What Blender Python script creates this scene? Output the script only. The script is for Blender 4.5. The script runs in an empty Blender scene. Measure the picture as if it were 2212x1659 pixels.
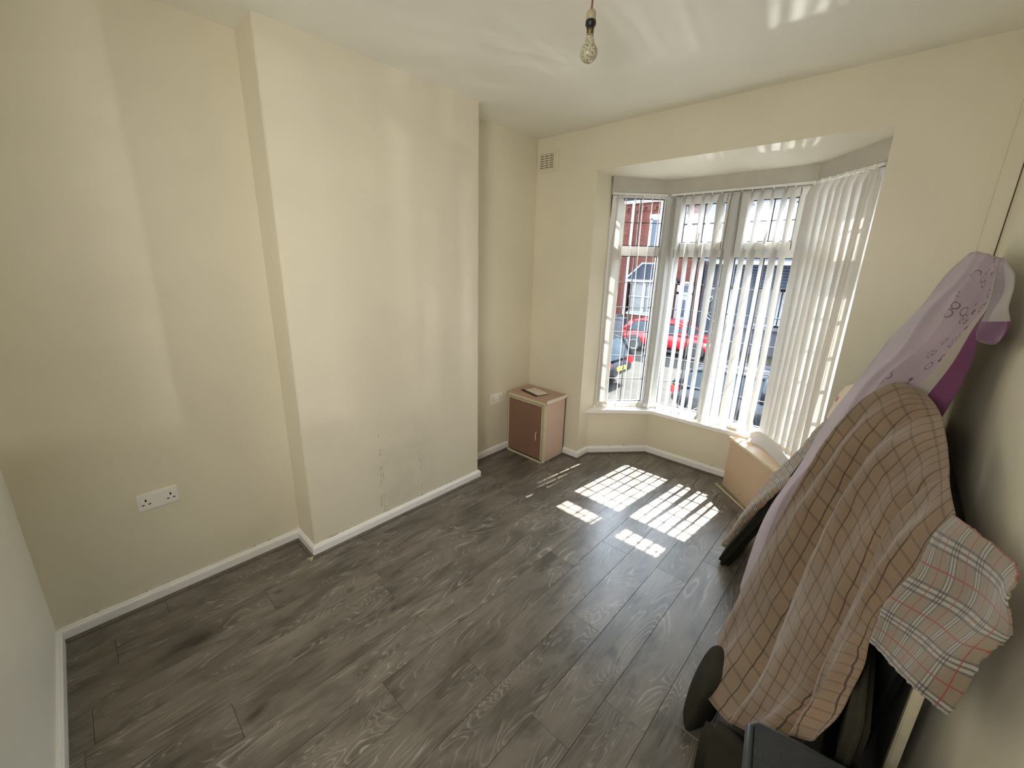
import bpy, bmesh, math, random
from mathutils import Vector, Matrix, noise
random.seed(7)
PI = math.pi
scn = bpy.context.scene
COL = scn.collection
# ------------------------------------------------------------------ camera
F_PX, YAW, PITCH, ROLL = 882.78, math.radians(-42.789), math.radians(-15.566), math.radians(1.472)
CPOS = Vector((2.3034, 0.2837, 1.5981)); SX, SY = -3.634, -15.467
FW = Vector((math.sin(YAW)*math.cos(PITCH), math.cos(YAW)*math.cos(PITCH), math.sin(PITCH)))
R0 = Vector((math.cos(YAW), -math.sin(YAW), 0)); U0 = R0.cross(FW)
RT = R0*math.cos(ROLL)+U0*math.sin(ROLL); UP = -R0*math.sin(ROLL)+U0*math.cos(ROLL)
cam = bpy.data.cameras.new('camera'); cam_o = bpy.data.objects.new('camera', cam); COL.objects.link(cam_o)
M = Matrix((RT, UP, -FW)).transposed().to_4x4(); M.translation = CPOS; cam_o.matrix_world = M
cam.sensor_fit = 'HORIZONTAL'; cam.sensor_width = 36; cam.lens = 36*F_PX/2212
cam.shift_x = -SX/2212; cam.shift_y = SY/2212; cam.clip_start = 0.02; cam.clip_end = 300
scn.camera = cam_o
# ------------------------------------------------------------------ light and exposure
vs = scn.view_settings; vs.view_transform = 'Standard'; vs.look = 'None'; vs.gamma = 1; vs.use_curve_mapping = False
vs.exposure = 2.1
SUN_STR, SKY_STR, FILL_W, GLINT_W = 11.0, 3.0, 5.2, 90.0
w = bpy.data.worlds.new('world'); scn.world = w; w.use_nodes = True
nt = w.node_tree; bg = nt.nodes['Background']; bg.inputs[1].default_value = SKY_STR
tc = nt.nodes.new('ShaderNodeTexCoord'); sp = nt.nodes.new('ShaderNodeSeparateXYZ'); cr = nt.nodes.new('ShaderNodeValToRGB')
nt.links.new(tc.outputs['Generated'], sp.inputs[0]); nt.links.new(sp.outputs[2], cr.inputs[0]); nt.links.new(cr.outputs[0], bg.inputs[0])
cr.color_ramp.elements[0].color = (.80, .88, .97, 1); cr.color_ramp.elements[0].position = 0
cr.color_ramp.elements[1].color = (.62, .80, 1.0, 1)
def light(name, kind, energy, color, loc, target, **kw):
    l = bpy.data.lights.new(name, kind); l.energy = energy; l.color = color
    for k, v in kw.items(): setattr(l, k, v)
    o = bpy.data.objects.new(name, l); COL.objects.link(o); o.location = loc
    o.rotation_euler = (Vector(target)-Vector(loc)).to_track_quat('-Z', 'Y').to_euler(); return o
sun_dir = Vector((-.062, -.645, -1.0))
light('sun', 'SUN', SUN_STR, (1, .965, .90), (0, 20, 30), Vector((0, 20, 30))+sun_dir, angle=math.radians(.53))
light('fill_light', 'AREA', FILL_W, (1, .96, .90), (1.95, -.25, 1.75), (.3, 2.0, 1.35), size=.7, spread=math.radians(150))  # added area light behind the camera, an unseen fill for the room
scn.cycles.use_denoising = True
scn.cycles.max_bounces = 16; scn.cycles.diffuse_bounces = 9; scn.cycles.transparent_max_bounces = 24
scn.cycles.caustics_reflective = False; scn.cycles.caustics_refractive = False

def U(px, py, x=None, y=None, z=None):
    v = FW + RT*((px-1106-SX)/F_PX) + UP*((829.5+SY-py)/F_PX)
    t = (x-CPOS.x)/v.x if x is not None else (y-CPOS.y)/v.y if y is not None else (z-CPOS.z)/v.z
    return CPOS + v*t
# ------------------------------------------------------------------ materials
MATS = {}
class NT:
    def __init__(s, m): s.t = m.node_tree; s.b = s.t.nodes['Principled BSDF']
    def n(s, typ, **kw):
        o = s.t.nodes.new(typ)
        for k, v in kw.items():
            if k.startswith('i_'):
                key = k[2:]; key = int(key) if key.isdigit() else key
                o.inputs[key].default_value = v
            else: setattr(o, k, v)
        return o
    def l(s, a, b): s.t.links.new(a, b)
    def math(s, op, a, b=None, c=None, clamp=False):
        o = s.n('ShaderNodeMath', operation=op); o.use_clamp = clamp
        for i, v in enumerate((a, b, c)):
            if v is None: continue
            if isinstance(v, (int, float)): o.inputs[i].default_value = v
            else: s.l(v, o.inputs[i])
        return o.outputs[0]
    def mix(s, f, a, b):
        o = s.n('ShaderNodeMix', data_type='RGBA')
        for i, v in ((0, f), (6, a), (7, b)):
            if isinstance(v, (int, float)): o.inputs[i].default_value = v
            elif isinstance(v, tuple): o.inputs[i].default_value = v if len(v) == 4 else v+(1,)
            else: s.l(v, o.inputs[i])
        return o.outputs[2]
    def coord(s, kind='Object', scale=(1, 1, 1), off=None):
        t = s.n('ShaderNodeTexCoord'); m = s.n('ShaderNodeMapping'); m.inputs['Scale'].default_value = scale
        s.l(t.outputs[kind], m.inputs[0])
        if off is not None: s.l(off, m.inputs['Location'])
        return m.outputs[0]
    def noise(s, co, scale, detail=4, rough=.5, dist=0):
        o = s.n('ShaderNodeTexNoise'); o.inputs['Scale'].default_value = scale; o.inputs['Detail'].default_value = detail
        o.inputs['Roughness'].default_value = rough; o.inputs['Distortion'].default_value = dist
        s.l(co, o.inputs[0]); return o.outputs[0]
    def ramp(s, f, *st):
        o = s.n('ShaderNodeValToRGB'); e = o.color_ramp.elements
        while len(e) < len(st): e.new(.5)
        for i, (p, c) in enumerate(st):
            e[i].position = p; e[i].color = (c, c, c, 1) if isinstance(c, (int, float)) else c+(1,)
        s.l(f, o.inputs[0]); return o.outputs[0]
    def bump(s, h, strength=.3, dist=.002):
        o = s.n('ShaderNodeBump'); o.inputs['Strength'].default_value = strength; o.inputs['Distance'].default_value = dist
        s.l(h, o.inputs['Height']); s.l(o.outputs[0], s.b.inputs['Normal'])
def mat(name, color, rough=.6, var=0, vscale=8, bump=0, bscale=60, metal=0, spec=.5, bdist=.002, clear=0):
    if name in MATS: return MATS[name]
    m = bpy.data.materials.new(name); m.use_nodes = True; N = NT(m); b = N.b
    b.inputs['Base Color'].default_value = tuple(color)+(1,); b.inputs['Roughness'].default_value = rough
    b.inputs['Metallic'].default_value = metal; b.inputs['Specular IOR Level'].default_value = spec
    b.inputs['Coat Weight'].default_value = clear
    co = N.coord()
    if var:
        f = N.noise(co, vscale, 5, .6)
        d = tuple(max(0, c*(1-var)) for c in color); u = tuple(min(1, c*(1+var)) for c in color)
        N.l(N.ramp(f, (.3, d), (.7, u)), b.inputs['Base Color'])
    if bump: N.bump(N.noise(co, bscale, 3), bump, bdist)
    MATS[name] = m; return m
def mk(name):
    m = bpy.data.materials.new(name); m.use_nodes = True; MATS[name] = m; return m, NT(m)
# painted plaster with the faint roller texture and old stains low on the wall
def plaster(name, c, stain=False, crack=False, rough=.42):
    m, N = mk(name); co = N.coord()
    f = N.noise(co, 1.3, 4, .55)
    base = N.mix(N.ramp(f, (.35, 0.0), (.7, 1.0)), tuple(x*.95 for x in c), tuple(min(1, x*1.04) for x in c))
    h = N.math('ADD', N.math('MULTIPLY', N.noise(co, 9, 3), 2.0), N.noise(co, 260, 2))
    if crack:
        t = N.n('ShaderNodeTexCoord'); s = N.n('ShaderNodeSeparateXYZ'); N.l(t.outputs['Object'], s.inputs[0])
        y, z = s.outputs[1], s.outputs[2]
        wob = N.math('MULTIPLY', N.math('SUBTRACT', N.noise(N.coord(scale=(0, 1, 1)), 9, 6, .7), .5), .06)
        zm = N.math('MULTIPLY', N.math('LESS_THAN', z, .60), N.math('GREATER_THAN', z, .07))
        tot = None
        for y0, w_, sl, zt in ((CRY, .0022, -.02, .60), (CRY+.03, .0016, .03, .42), (CRY+.012, .0014, -.06, .30), (CRY+.30, .0012, .02, .5)):
            d = N.math('ABSOLUTE', N.math('SUBTRACT', N.math('ADD', N.math('ADD', y, wob), N.math('MULTIPLY', z, sl)), y0))
            k = N.math('MULTIPLY', N.math('LESS_THAN', d, w_), N.math('LESS_THAN', z, zt))
            tot = k if tot is None else N.math('MAXIMUM', tot, k)
        brk = N.ramp(N.noise(co, 22, 3), (.46, 0.0), (.54, 1.0))
        tot = N.math('MULTIPLY', N.math('MULTIPLY', tot, zm), brk)
        base = N.mix(N.math('MULTIPLY', tot, .75), base, (.22, .17, .10))
        # damp bloom
        dy = N.math('DIVIDE', N.math('SUBTRACT', y, CRY+.18), .26); dz = N.math('DIVIDE', N.math('SUBTRACT', z, .33), .38)
        rr = N.math('ADD', N.math('POWER', dy, 2.0), N.math('POWER', dz, 2.0))
        dm = N.math('MULTIPLY', N.ramp(rr, (.5, 1.0), (1.0, 0.0)), N.ramp(N.noise(co, 7, 6, .7), (.42, 0.0), (.62, .28)))
        base = N.mix(dm, base, (.50, .47, .38))
        h = N.math('SUBTRACT', N.math('ADD', h, N.math('MULTIPLY', dm, 2.5)), N.math('MULTIPLY', tot, 6))
    if stain:
        t = N.n('ShaderNodeTexCoord'); s = N.n('ShaderNodeSeparateXYZ'); N.l(t.outputs['Object'], s.inputs[0])
        lo = N.ramp(s.outputs[2], (.066, 1.0), (.082, 0.0))
        sp_ = N.ramp(N.noise(co, 26, 4, .7), (.56, 0.0), (.62, 1.0))
        base = N.mix(N.math('MULTIPLY', N.math('MULTIPLY', lo, sp_), .6), base, (.20, .13, .06))
    N.l(base, N.b.inputs['Base Color']); N.b.inputs['Roughness'].default_value = rough
    N.bump(h, .25, .0012); return m
CRY = U(822, 1050, x=.215).y
WALLC = (.77, .725, .585)
m_wall = plaster('cream_wall_paint', WALLC, stain=True)
m_chim = plaster('cream_chimney_paint', (.76, .71, .575), stain=True, crack=True)
m_ceil = plaster('ceiling_paint', (.86, .86, .80), rough=.4)
m_soff = plaster('bay_soffit_paint', (.86, .83, .72), rough=.5)
m_skirt = mat('white_gloss_paint', (.88, .88, .87), .28, var=.03, vscale=12, bump=.1, bscale=40)
m_upvc = mat('white_upvc', (.78, .79, .78), .3, var=.02)
m_upvc_d = mat('gasket_black', (.015, .015, .017), .5)
m_lead = mat('lead_grey', (.06, .06, .065), .5)
m_cream = mat('cream_painted_wood', (.66, .60, .42), .4, var=.06, vscale=14)
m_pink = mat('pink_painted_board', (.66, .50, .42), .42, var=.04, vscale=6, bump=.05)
m_pinkd = mat('shaded_pink_door_paint', (.24, .135, .09), .45, var=.06, vscale=6)  # brown-pink door, its colour darkened to hold the shade on the front
m_tan = mat('tan_painted_board', (.56, .43, .30), .42, var=.04, vscale=6)
m_plastic = mat('white_plastic', (.88, .86, .81), .3)
m_dark = mat('dark_void', (.01, .01, .01), .8)
m_vent = mat('painted_vent', (.74, .69, .56), .5)
def floorwood():
    m, N = mk('grey_oak_laminate')
    oi = N.n('ShaderNodeObjectInfo'); off = N.n('ShaderNodeCombineXYZ')
    N.l(N.math('MULTIPLY', oi.outputs['Random'], 37.0), off.inputs[0]); N.l(N.math('MULTIPLY', oi.outputs['Random'], 91.0), off.inputs[1])
    co = N.coord(scale=(1, .16, 1), off=off.outputs[0])
    warp = N.noise(co, 3.2, 3, .5, .4)
    wv = N.n('ShaderNodeTexWave', wave_type='RINGS', rings_direction='Z'); wv.inputs['Scale'].default_value = 3.5
    wv.inputs['Distortion'].default_value = 0
    # cathedral figure: rings of a strongly stretched warped field
    co2 = N.coord(scale=(1, .20, 1), off=off.outputs[0])
    fld = N.noise(co2, 6.5, 2, .45, .9)
    rings = N.math('FRACT', N.math('MULTIPLY', fld, 26.0))
    line = N.ramp(rings, (.0, 0.0), (.42, 0.25), (.55, 1.0), (.64, .1), (1.0, 0.0))
    patch = N.ramp(N.noise(N.coord(scale=(1, .35, 1), off=off.outputs[0]), 7.5, 3, .5, .6), (.42, 0.0), (.58, 1.0))
    fine = N.noise(N.coord(scale=(1, .05, 1), off=off.outputs[0]), 90, 4, .6)
    blot = N.ramp(N.noise(N.coord(scale=(1, .4, 1), off=off.outputs[0]), 9, 4, .6, .5), (.36, 0.0), (.60, 1.0))
    c = N.mix(blot, (.062, .052, .040), (.155, .134, .107))
    c = N.mix(N.math('MULTIPLY', N.ramp(fine, (.42, 0.0), (.72, 1.0)), .45), c, (.19, .17, .15))
    c = N.mix(N.math('MULTIPLY', N.math('MULTIPLY', line, patch), .85), c, (.36, .33, .29))
    kn = N.ramp(N.noise(N.coord(scale=(1, .5, 1), off=off.outputs[0]), 11, 2, .4), (.24, 1.0), (.33, 0.0))
    c = N.mix(N.math('MULTIPLY', kn, .8), c, (.022, .018, .015))
    tone = N.n('ShaderNodeHueSaturation'); N.l(N.math('ADD', N.math('MULTIPLY', oi.outputs['Random'], .18), .93), tone.inputs['Value'])
    N.l(c, tone.inputs['Color']); N.l(tone.outputs[0], N.b.inputs['Base Color'])
    N.l(N.ramp(fine, (.3, .27), (.8, .40)), N.b.inputs['Roughness'])
    N.b.inputs['Specular IOR Level'].default_value = .65
    N.bump(N.math('ADD', N.math('MULTIPLY', line, .5), fine), .12, .0008); return m
m_floor = floorwood()
m_bead = mat('grey_brown_bead', (.13, .105, .085), .4, var=.3, vscale=20)
def glass(name, tint=(1, 1, 1), gl=.06, haze=0.0, hazecol=(.9, .95, 1)):
    m, N = mk(name); N.t.nodes.remove(N.b); out = N.t.nodes['Material Output']
    tr = N.n('ShaderNodeBsdfTransparent'); tr.inputs[0].default_value = tint+(1,)
    g = N.n('ShaderNodeBsdfGlossy'); g.inputs['Roughness'].default_value = .02
    fr = N.n('ShaderNodeFresnel'); fr.inputs[0].default_value = 1.45
    mx = N.n('ShaderNodeMixShader'); gm = N.n('ShaderNodeNewGeometry'); N.l(N.math('MULTIPLY', fr.outputs[0], N.math('SUBTRACT', 1.0, gm.outputs['Backfacing']), clamp=True), mx.inputs[0]); N.l(tr.outputs[0], mx.inputs[1]); N.l(g.outputs[0], mx.inputs[2])
    last = mx.outputs[0]
    if haze:
        tl = N.n('ShaderNodeBsdfTranslucent'); tl.inputs[0].default_value = hazecol+(1,)
        m2 = N.n('ShaderNodeMixShader')
        f = N.ramp(N.noise(N.coord(), 60, 3, .6), (.35, haze*.75), (.65, haze*1.15)); N.l(f, m2.inputs[0])
        N.l(last, m2.inputs[1]); N.l(tl.outputs[0], m2.inputs[2]); last = m2.outputs[0]
    N.l(last, out.inputs[0]); return m
m_glass = glass('window_glass'); m_glass_top = glass('textured_toplight_glass', haze=.05)  # textured upper panes with a slight white haze mixed in
def blindmat():
    m, N = mk('blind_fabric'); N.t.nodes.remove(N.b); out = N.t.nodes['Material Output']
    d = N.n('ShaderNodeBsdfDiffuse'); tl = N.n('ShaderNodeBsdfTranslucent'); mx = N.n('ShaderNodeMixShader', i_0=.15)
    t = N.n('ShaderNodeTexCoord'); s = N.n('ShaderNodeSeparateXYZ'); N.l(t.outputs['UV'], s.inputs[0])
    st = N.math('ADD', N.math('MULTIPLY', N.math('SINE', N.math('MULTIPLY', s.outputs[1], 460.0)), .5), .5)
    wv = N.math('MULTIPLY', st, N.ramp(N.noise(N.coord(), 40, 2), (.3, .3), (.7, 1.0)))
    c = N.mix(wv, (.625, .61, .59), (.67, .655, .635)); N.l(c, d.inputs[0]); N.l(N.mix(wv, (.65, .61, .54), (.71, .68, .61)), tl.inputs[0])
    N.l(d.outputs[0], mx.inputs[1]); N.l(tl.outputs[0], mx.inputs[2]); N.l(mx.outputs[0], out.inputs[0]); return m
m_blind = blindmat()
# cloth: patterns run on the UVs, which are in metres of cloth
def band(N, c, period, width, phase=0.0, soft=.0):
    f = N.math('FRACT', N.math('ADD', N.math('DIVIDE', c, period), phase + 50))
    return N.math('LESS_THAN', N.math('ABSOLUTE', N.math('SUBTRACT', f, .5)), width/period/2)
def cloth(name, fn, rough=.85):
    m, N = mk(name); t = N.n('ShaderNodeTexCoord'); s = N.n('ShaderNodeSeparateXYZ'); N.l(t.outputs['UV'], s.inputs[0])
    c = fn(N, s.outputs[0], s.outputs[1], t.outputs['UV']); N.l(c, N.b.inputs['Base Color'])
    N.b.inputs['Roughness'].default_value = rough; N.b.inputs['Specular IOR Level'].default_value = .2
    N.b.inputs['Sheen Weight'].default_value = .25
    h = N.math('ADD', N.noise(t.outputs['UV'], 900, 1), N.math('MULTIPLY', N.noise(t.outputs['UV'], 28, 3), 1.5))
    N.bump(h, .25, .0015); return m
def f_brown(N, u, v, uv):
    n = N.noise(uv, 5, 3); c = N.mix(N.ramp(n, (.3, 0.0), (.7, 1.0)), (.19, .132, .088), (.25, .178, .122))
    wob = N.math('ADD', u, N.math('MULTIPLY', N.noise(uv, 14, 2), .012))
    c = N.mix(N.math('MULTIPLY', band(N, v, .050, .007), .50), c, (.10, .068, .045))
    c = N.mix(N.math('MULTIPLY', band(N, wob, .038, .0010, .30), .35), c, (.16, .11, .08))
    c = N.mix(N.math('MULTIPLY', band(N, wob, .038, .0010, .20), .35), c, (.16, .11, .08))
    c = N.mix(N.math('MULTIPLY', band(N, wob, .038, .0034), .88), c, (.045, .038, .025)); return c
def f_tartan(N, u, v, uv):
    c = N.mix(N.ramp(N.noise(uv, 9, 3), (.3, 0.0), (.7, 1.0)), (.20, .155, .10), (.245, .195, .13))
    tot = {}
    for q, k in ((u, 'u'), (v, 'v')):
        P = .088
        wht = band(N, q, P, .026)
        blk = N.math('MAXIMUM', N.math('MAXIMUM', band(N, q, P, .0046, 0), band(N, q, P, .0046, -.125)), N.math('MAXIMUM', band(N, q, P, .0046, .125), 0))
        blk = N.math('MAXIMUM', blk, 0)
        tot[k] = (wht, blk, band(N, q, P, .0034, .5))
    c = N.mix(N.math('MULTIPLY', N.math('MAXIMUM', tot['u'][0], tot['v'][0]), .68), c, (.38, .365, .31))
    bs = N.math('ADD', tot['u'][1], tot['v'][1])
    c = N.mix(N.math('MINIMUM', N.math('MULTIPLY', bs, .74), .98), c, (.035, .02, .03))
    c = N.mix(N.math('MULTIPLY', N.math('MAXIMUM', tot['u'][2], tot['v'][2]), .85), c, (.27, .022, .02)); return c
def f_purple(N, u, v, uv):
    c = N.mix(N.ramp(N.noise(uv, 6, 3), (.3, 0.0), (.7, 1.0)), (.30, .235, .28), (.37, .30, .345))
    # generic flower-outline print on the middle band (v across the cloth)
    zone = N.math('MULTIPLY', N.math('GREATER_THAN', v, .46), N.math('LESS_THAN', v, .755))
    mp = N.n('ShaderNodeMapping'); mp.inputs['Scale'].default_value = (1, .6, 1); N.l(uv, mp.inputs[0])
    vo = N.n('ShaderNodeTexVoronoi', feature='F1'); vo.inputs['Scale'].default_value = 26; N.l(mp.outputs[0], vo.inputs[0])
    ring = N.math('LESS_THAN', N.math('ABSOLUTE', N.math('SUBTRACT', vo.outputs['Distance'], .36)), .035)
    core = N.math('LESS_THAN', vo.outputs['Distance'], .12)
    pat = N.ramp(N.noise(uv, 7, 1), (.40, 0.0), (.43, 1.0))
    k = N.math('MULTIPLY', N.math('MULTIPLY', N.math('MAXIMUM', ring, core), zone), pat)
    c = N.mix(N.math('MULTIPLY', k, .75), c, (.05, .035, .045))
    wb = N.math('MULTIPLY', N.math('GREATER_THAN', v, .76), N.math('LESS_THAN', v, .85)); c = N.mix(wb, c, (.36, .32, .28))
    mg = N.math('GREATER_THAN', v, .85)
    rib = N.math('ADD', N.math('MULTIPLY', N.math('SINE', N.math('MULTIPLY', v, 500.0)), .5), .5)
    c = N.mix(mg, c, N.mix(rib, (.11, .035, .08), (.19, .065, .14)))
    return c
def f_polka(N, u, v, uv):
    c = (.66, .54, .42)
    vo = N.n('ShaderNodeTexVoronoi', feature='F1'); vo.inputs['Scale'].default_value = 17; N.l(uv, vo.inputs[0])
    d = N.math('LESS_THAN', vo.outputs['Distance'], .26)
    s = N.n('ShaderNodeSeparateColor'); N.l(vo.outputs['Color'], s.inputs[0])
    dc = N.mix(N.math('GREATER_THAN', s.outputs[0], .5), (.45, .03, .03), (.03, .025, .03))
    return N.mix(d, c, dc)
def f_floral(N, u, v, uv):
    a = N.ramp(N.noise(uv, 22, 2, .5, 1.8), (.47, 0.0), (.50, 1.0)); b = N.ramp(N.noise(uv, 14, 1, .5, 2.5), (.55, 0.0), (.57, 1.0))
    return N.mix(b, N.mix(a, (.20, .19, .21), (.46, .41, .32)), (.40, .31, .19))
m_brown = cloth('tan_windowpane_cloth', f_brown); m_tartan = cloth('beige_tartan_cloth', f_tartan)
m_purple = cloth('lilac_print_cloth', f_purple); m_polka = cloth('cream_dotted_cloth', f_polka); m_floral = cloth('grey_leaf_print_cloth', f_floral)
m_olive = mat('olive_upholstery', (.030, .028, .018), .9, spec=.15, var=.15, vscale=10, bump=.3, bscale=500)
m_black = mat('black_lining', (.008, .008, .008), .9)
m_cerise = mat('cerise_cloth', (.42, .03, .13), .8)
def wicker():
    m, N = mk('grey_woven_resin'); co = N.coord(scale=(1, 1, 1)); s = N.n('ShaderNodeSeparateXYZ'); N.l(co, s.inputs[0])
    a = N.math('SINE', N.math('MULTIPLY', s.outputs[0], 1500.0)); b = N.math('SINE', N.math('MULTIPLY', s.outputs[1], 1500.0))
    p = N.math('MULTIPLY', a, b); h = N.math('ADD', N.math('MULTIPLY', p, .5), .5)
    N.l(N.mix(h, (.012, .0135, .014), (.030, .034, .035)), N.b.inputs['Base Color']); N.b.inputs['Roughness'].default_value = .45
    N.bump(h, .8, .003); return m
m_wicker = wicker()
# ------------------------------------------------------------------ mesh helpers
def obj(name, bm, m, parent=None, smooth=False, kind=None, uv=None):
    me = bpy.data.meshes.new(name)
    bmesh.ops.recalc_face_normals(bm, faces=bm.faces[:])
    bm.to_mesh(me); bm.free()
    for x in (m if isinstance(m, (list, tuple)) else [m]): me.materials.append(x)
    if smooth:
        for p in me.polygons: p.use_smooth = True
    o = bpy.data.objects.new(name, me); COL.objects.link(o)
    if parent: o.parent = parent
    if kind: o['kind'] = kind
    return o
def struct(name, bm, m, parent=None, **kw): return obj(name, bm, m, parent, kind='structure', **kw)
def thing(name, label, cat, loc=(0, 0, 0), rz=0, group=None, kind=None):
    o = bpy.data.objects.new(name, None); COL.objects.link(o); o.location = loc; o.rotation_euler = (0, 0, rz); o.empty_display_size = .05
    if label: o['label'] = label
    if cat: o['category'] = cat
    if group: o['group'] = group
    if kind: o['kind'] = kind
    return o
def tag(o, label, cat, group=None):
    o['label'] = label; o['category'] = cat
    if group: o['group'] = group
    return o
def bx(bm, x0, x1, y0, y1, z0, z1, bev=0, mat_=None, mi=0):
    r = bmesh.ops.create_cube(bm, size=1); vv = r['verts']
    for v in vv:
        v.co = Vector(((x0+x1)/2+v.co.x*(x1-x0), (y0+y1)/2+v.co.y*(y1-y0), (z0+z1)/2+v.co.z*(z1-z0)))
    fs = list({f for v in vv for f in v.link_faces})
    if bev:
        es = list({e for v in vv for e in v.link_edges})
        rb = bmesh.ops.bevel(bm, geom=es, offset=bev, segments=2, affect='EDGES', clamp_overlap=True)
        fs = rb['faces']; vv = list({v for f in fs for v in f.verts})
        # gather the full island
        isl = set(vv); st = list(vv)
        while st:
            v = st.pop()
            for e in v.link_edges:
                o2 = e.other_vert(v)
                if o2 not in isl: isl.add(o2); st.append(o2)
        vv = list(isl); fs = list({f for v in vv for f in v.link_faces})
    if mat_ is not None:
        for v in vv: v.co = mat_ @ v.co
    for f in fs: f.material_index = mi
    return vv
def B(*a, **k):
    bm = bmesh.new(); bx(bm, *a, **k); return bm
def prism(bm, pts, z0, z1, mi=0):
    lo = [bm.verts.new((p[0], p[1], z0)) for p in pts]; hi = [bm.verts.new((p[0], p[1], z1)) for p in pts]
    n = len(pts); fs = [bm.faces.new(lo[::-1]), bm.faces.new(hi)]
    for i in range(n): fs.append(bm.faces.new((lo[i], lo[(i+1) % n], hi[(i+1) % n], hi[i])))
    for f in fs: f.material_index = mi
def tube(bm, pts, r, seg=8, cap=True):
    pts = [Vector(p) for p in pts]; rings = []
    rr = r if isinstance(r, (list, tuple)) else [r]*len(pts)
    for i, p in enumerate(pts):
        d = (pts[min(i+1, len(pts)-1)]-pts[max(i-1, 0)]).normalized()
        a = d.orthogonal().normalized() if abs(d.z) > .9 else d.cross(Vector((0, 0, 1))).normalized(); b = d.cross(a)
        rings.append([bm.verts.new(p+(a*math.cos(2*PI*k/seg)+b*math.sin(2*PI*k/seg))*rr[i]) for k in range(seg)])
    for i in range(len(rings)-1):
        for k in range(seg): bm.faces.new((rings[i][k], rings[i][(k+1) % seg], rings[i+1][(k+1) % seg], rings[i+1][k]))
    if cap: bm.faces.new(rings[0][::-1]); bm.faces.new(rings[-1])
def lathe(bm, prof, seg=24, axis='z', mtx=None):
    rings = []
    for (r, h) in prof:
        ring = []
        for k in range(seg):
            a = 2*PI*k/seg
            c = Vector((r*math.cos(a), r*math.sin(a), h)) if axis == 'z' else Vector((r*math.cos(a), h, r*math.sin(a)))
            if mtx: c = mtx @ c
            ring.append(bm.verts.new(c))
        rings.append(ring)
    for i in range(len(rings)-1):
        for k in range(seg): bm.faces.new((rings[i][k], rings[i][(k+1) % seg], rings[i+1][(k+1) % seg], rings[i+1][k]))
    if prof[0][0] > 1e-4: bm.faces.new(rings[0][::-1])
    if prof[-1][0] > 1e-4: bm.faces.new(rings[-1])
    bmesh.ops.remove_doubles(bm, verts=bm.verts[:], dist=1e-6)
def sweep(bm, path, prof):
    """profile [(offset out of wall to the right of travel, z)] swept with mitres along a 2D path"""
    P = [Vector((p[0], p[1])) for p in path]; n = len(P); rows = []
    for i in range(n):
        d0 = (P[i]-P[i-1]).normalized() if i > 0 else (P[1]-P[0]).normalized()
        d1 = (P[i+1]-P[i]).normalized() if i < n-1 else d0
        n0 = Vector((d0.y, -d0.x)); n1 = Vector((d1.y, -d1.x)); m_ = (n0+n1); m_ = m_/max(m_.dot(n0), .2)
        rows.append([bm.verts.new((P[i].x+m_.x*o, P[i].y+m_.y*o, z)) for o, z in prof])
    k = len(prof)
    for i in range(n-1):
        for j in range(k): bm.faces.new((rows[i][j], rows[i][(j+1) % k], rows[i+1][(j+1) % k], rows[i+1][j]))
    bm.faces.new(rows[0][::-1]); bm.faces.new(rows[-1])
# ------------------------------------------------------------------ room shell
H, D = 2.53, 3.025
XL, XR, XW = .56, 2.135, 2.56
BAY = [(.56, 3.17), (.92, 3.575), (1.79, 3.59), (2.12, 3.19)]
SOF = 2.25; SILL = .42
fl = thing('floor', None, None, kind='structure')
bm = bmesh.new(); prism(bm, [(-.2, -1.6), (2.8, -1.6), (2.8, 3.2), (2.12, 3.25), (1.82, 3.66), (.9, 3.66), (.5, 3.2), (-.2, 3.2)], -.12, -.009)
struct('subfloor', bm, m_dark, fl)
PW, PL = .1655, 1.067
offs = {5: .071, 6: .86, 7: .09, 8: .593, 9: .111, 10: .346, 3: .053, 4: .43}
meshes = {}
X0 = 1.295-7*PW+.0
clipf = [(-.02, -1.4), (2.62, -1.4), (2.62, 3.1), (2.14, 3.1), (2.13, 3.2), (1.80, 3.6), (.91, 3.6), (.55, 3.2), (.55, 3.1), (-.02, 3.1)]
def ymax(x):
    if x < .56 or x > 2.13: return 3.04
    if x < .92: return 3.17+(x-.56)/.36*.405+.02
    if x < 1.79: return 3.60
    return 3.59-(x-1.79)/.33*.40+.02
for c in range(-1, 16):
    x0 = X0+c*PW; o0 = offs.get(c, random.random()*PL) % PL
    xa, xb = max(x0, -.02), min(x0+PW, 2.62)
    if xb-xa < .02: continue
    for r in range(-2, 5):
        y0 = o0+(r)*PL-.0; y1 = y0+PL
        y0 = max(y0, -1.3); 
        if y1 <= y0 or y0 > max(ymax(xa+.001), ymax(xb-.001)): continue
        bm = bmesh.new(); g = .0006
        n = 4; ya = [min(y1-g, ymax(min(max(xa+(xb-xa)*i/n, xa+.002), xb-.002))) for i in range(n+1)]
        if max(ya) <= y0+.01: bm.free(); continue
        ya = [max(v, y0+.012) for v in ya]
        pts = [(xa+g, y0+g), (xb-g, y0+g)] + [(xa+(xb-xa)*i/n-(g if i == n else 0)+(g if i == 0 else 0), ya[i]) for i in range(n, -1, -1)]
        cx, cy = (xa+xb)/2, (y0+min(y1, 3.4))/2
        prism(bm, [(p[0]-cx, p[1]-cy) for p in pts], -.009, 0)
        top = [f for f in bm.faces if f.normal.z > .9 or all(v.co.z > -.0001 for v in f.verts)]
        es = [e for f in top for e in f.edges]
        bmesh.ops.bevel(bm, geom=es, offset=.0006, segments=1, affect='EDGES')
        p = obj('plank', bm, m_floor, fl); p.location = (cx, cy, 0); p['kind'] = 'structure'
struct('ceiling', B(-.3, 2.9, -1.5, 3.3, H, H+.15), m_ceil)
struct('wall_left', B(-.25, 0, -.2, 3.3, -.1, H+.02), m_wall)
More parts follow.
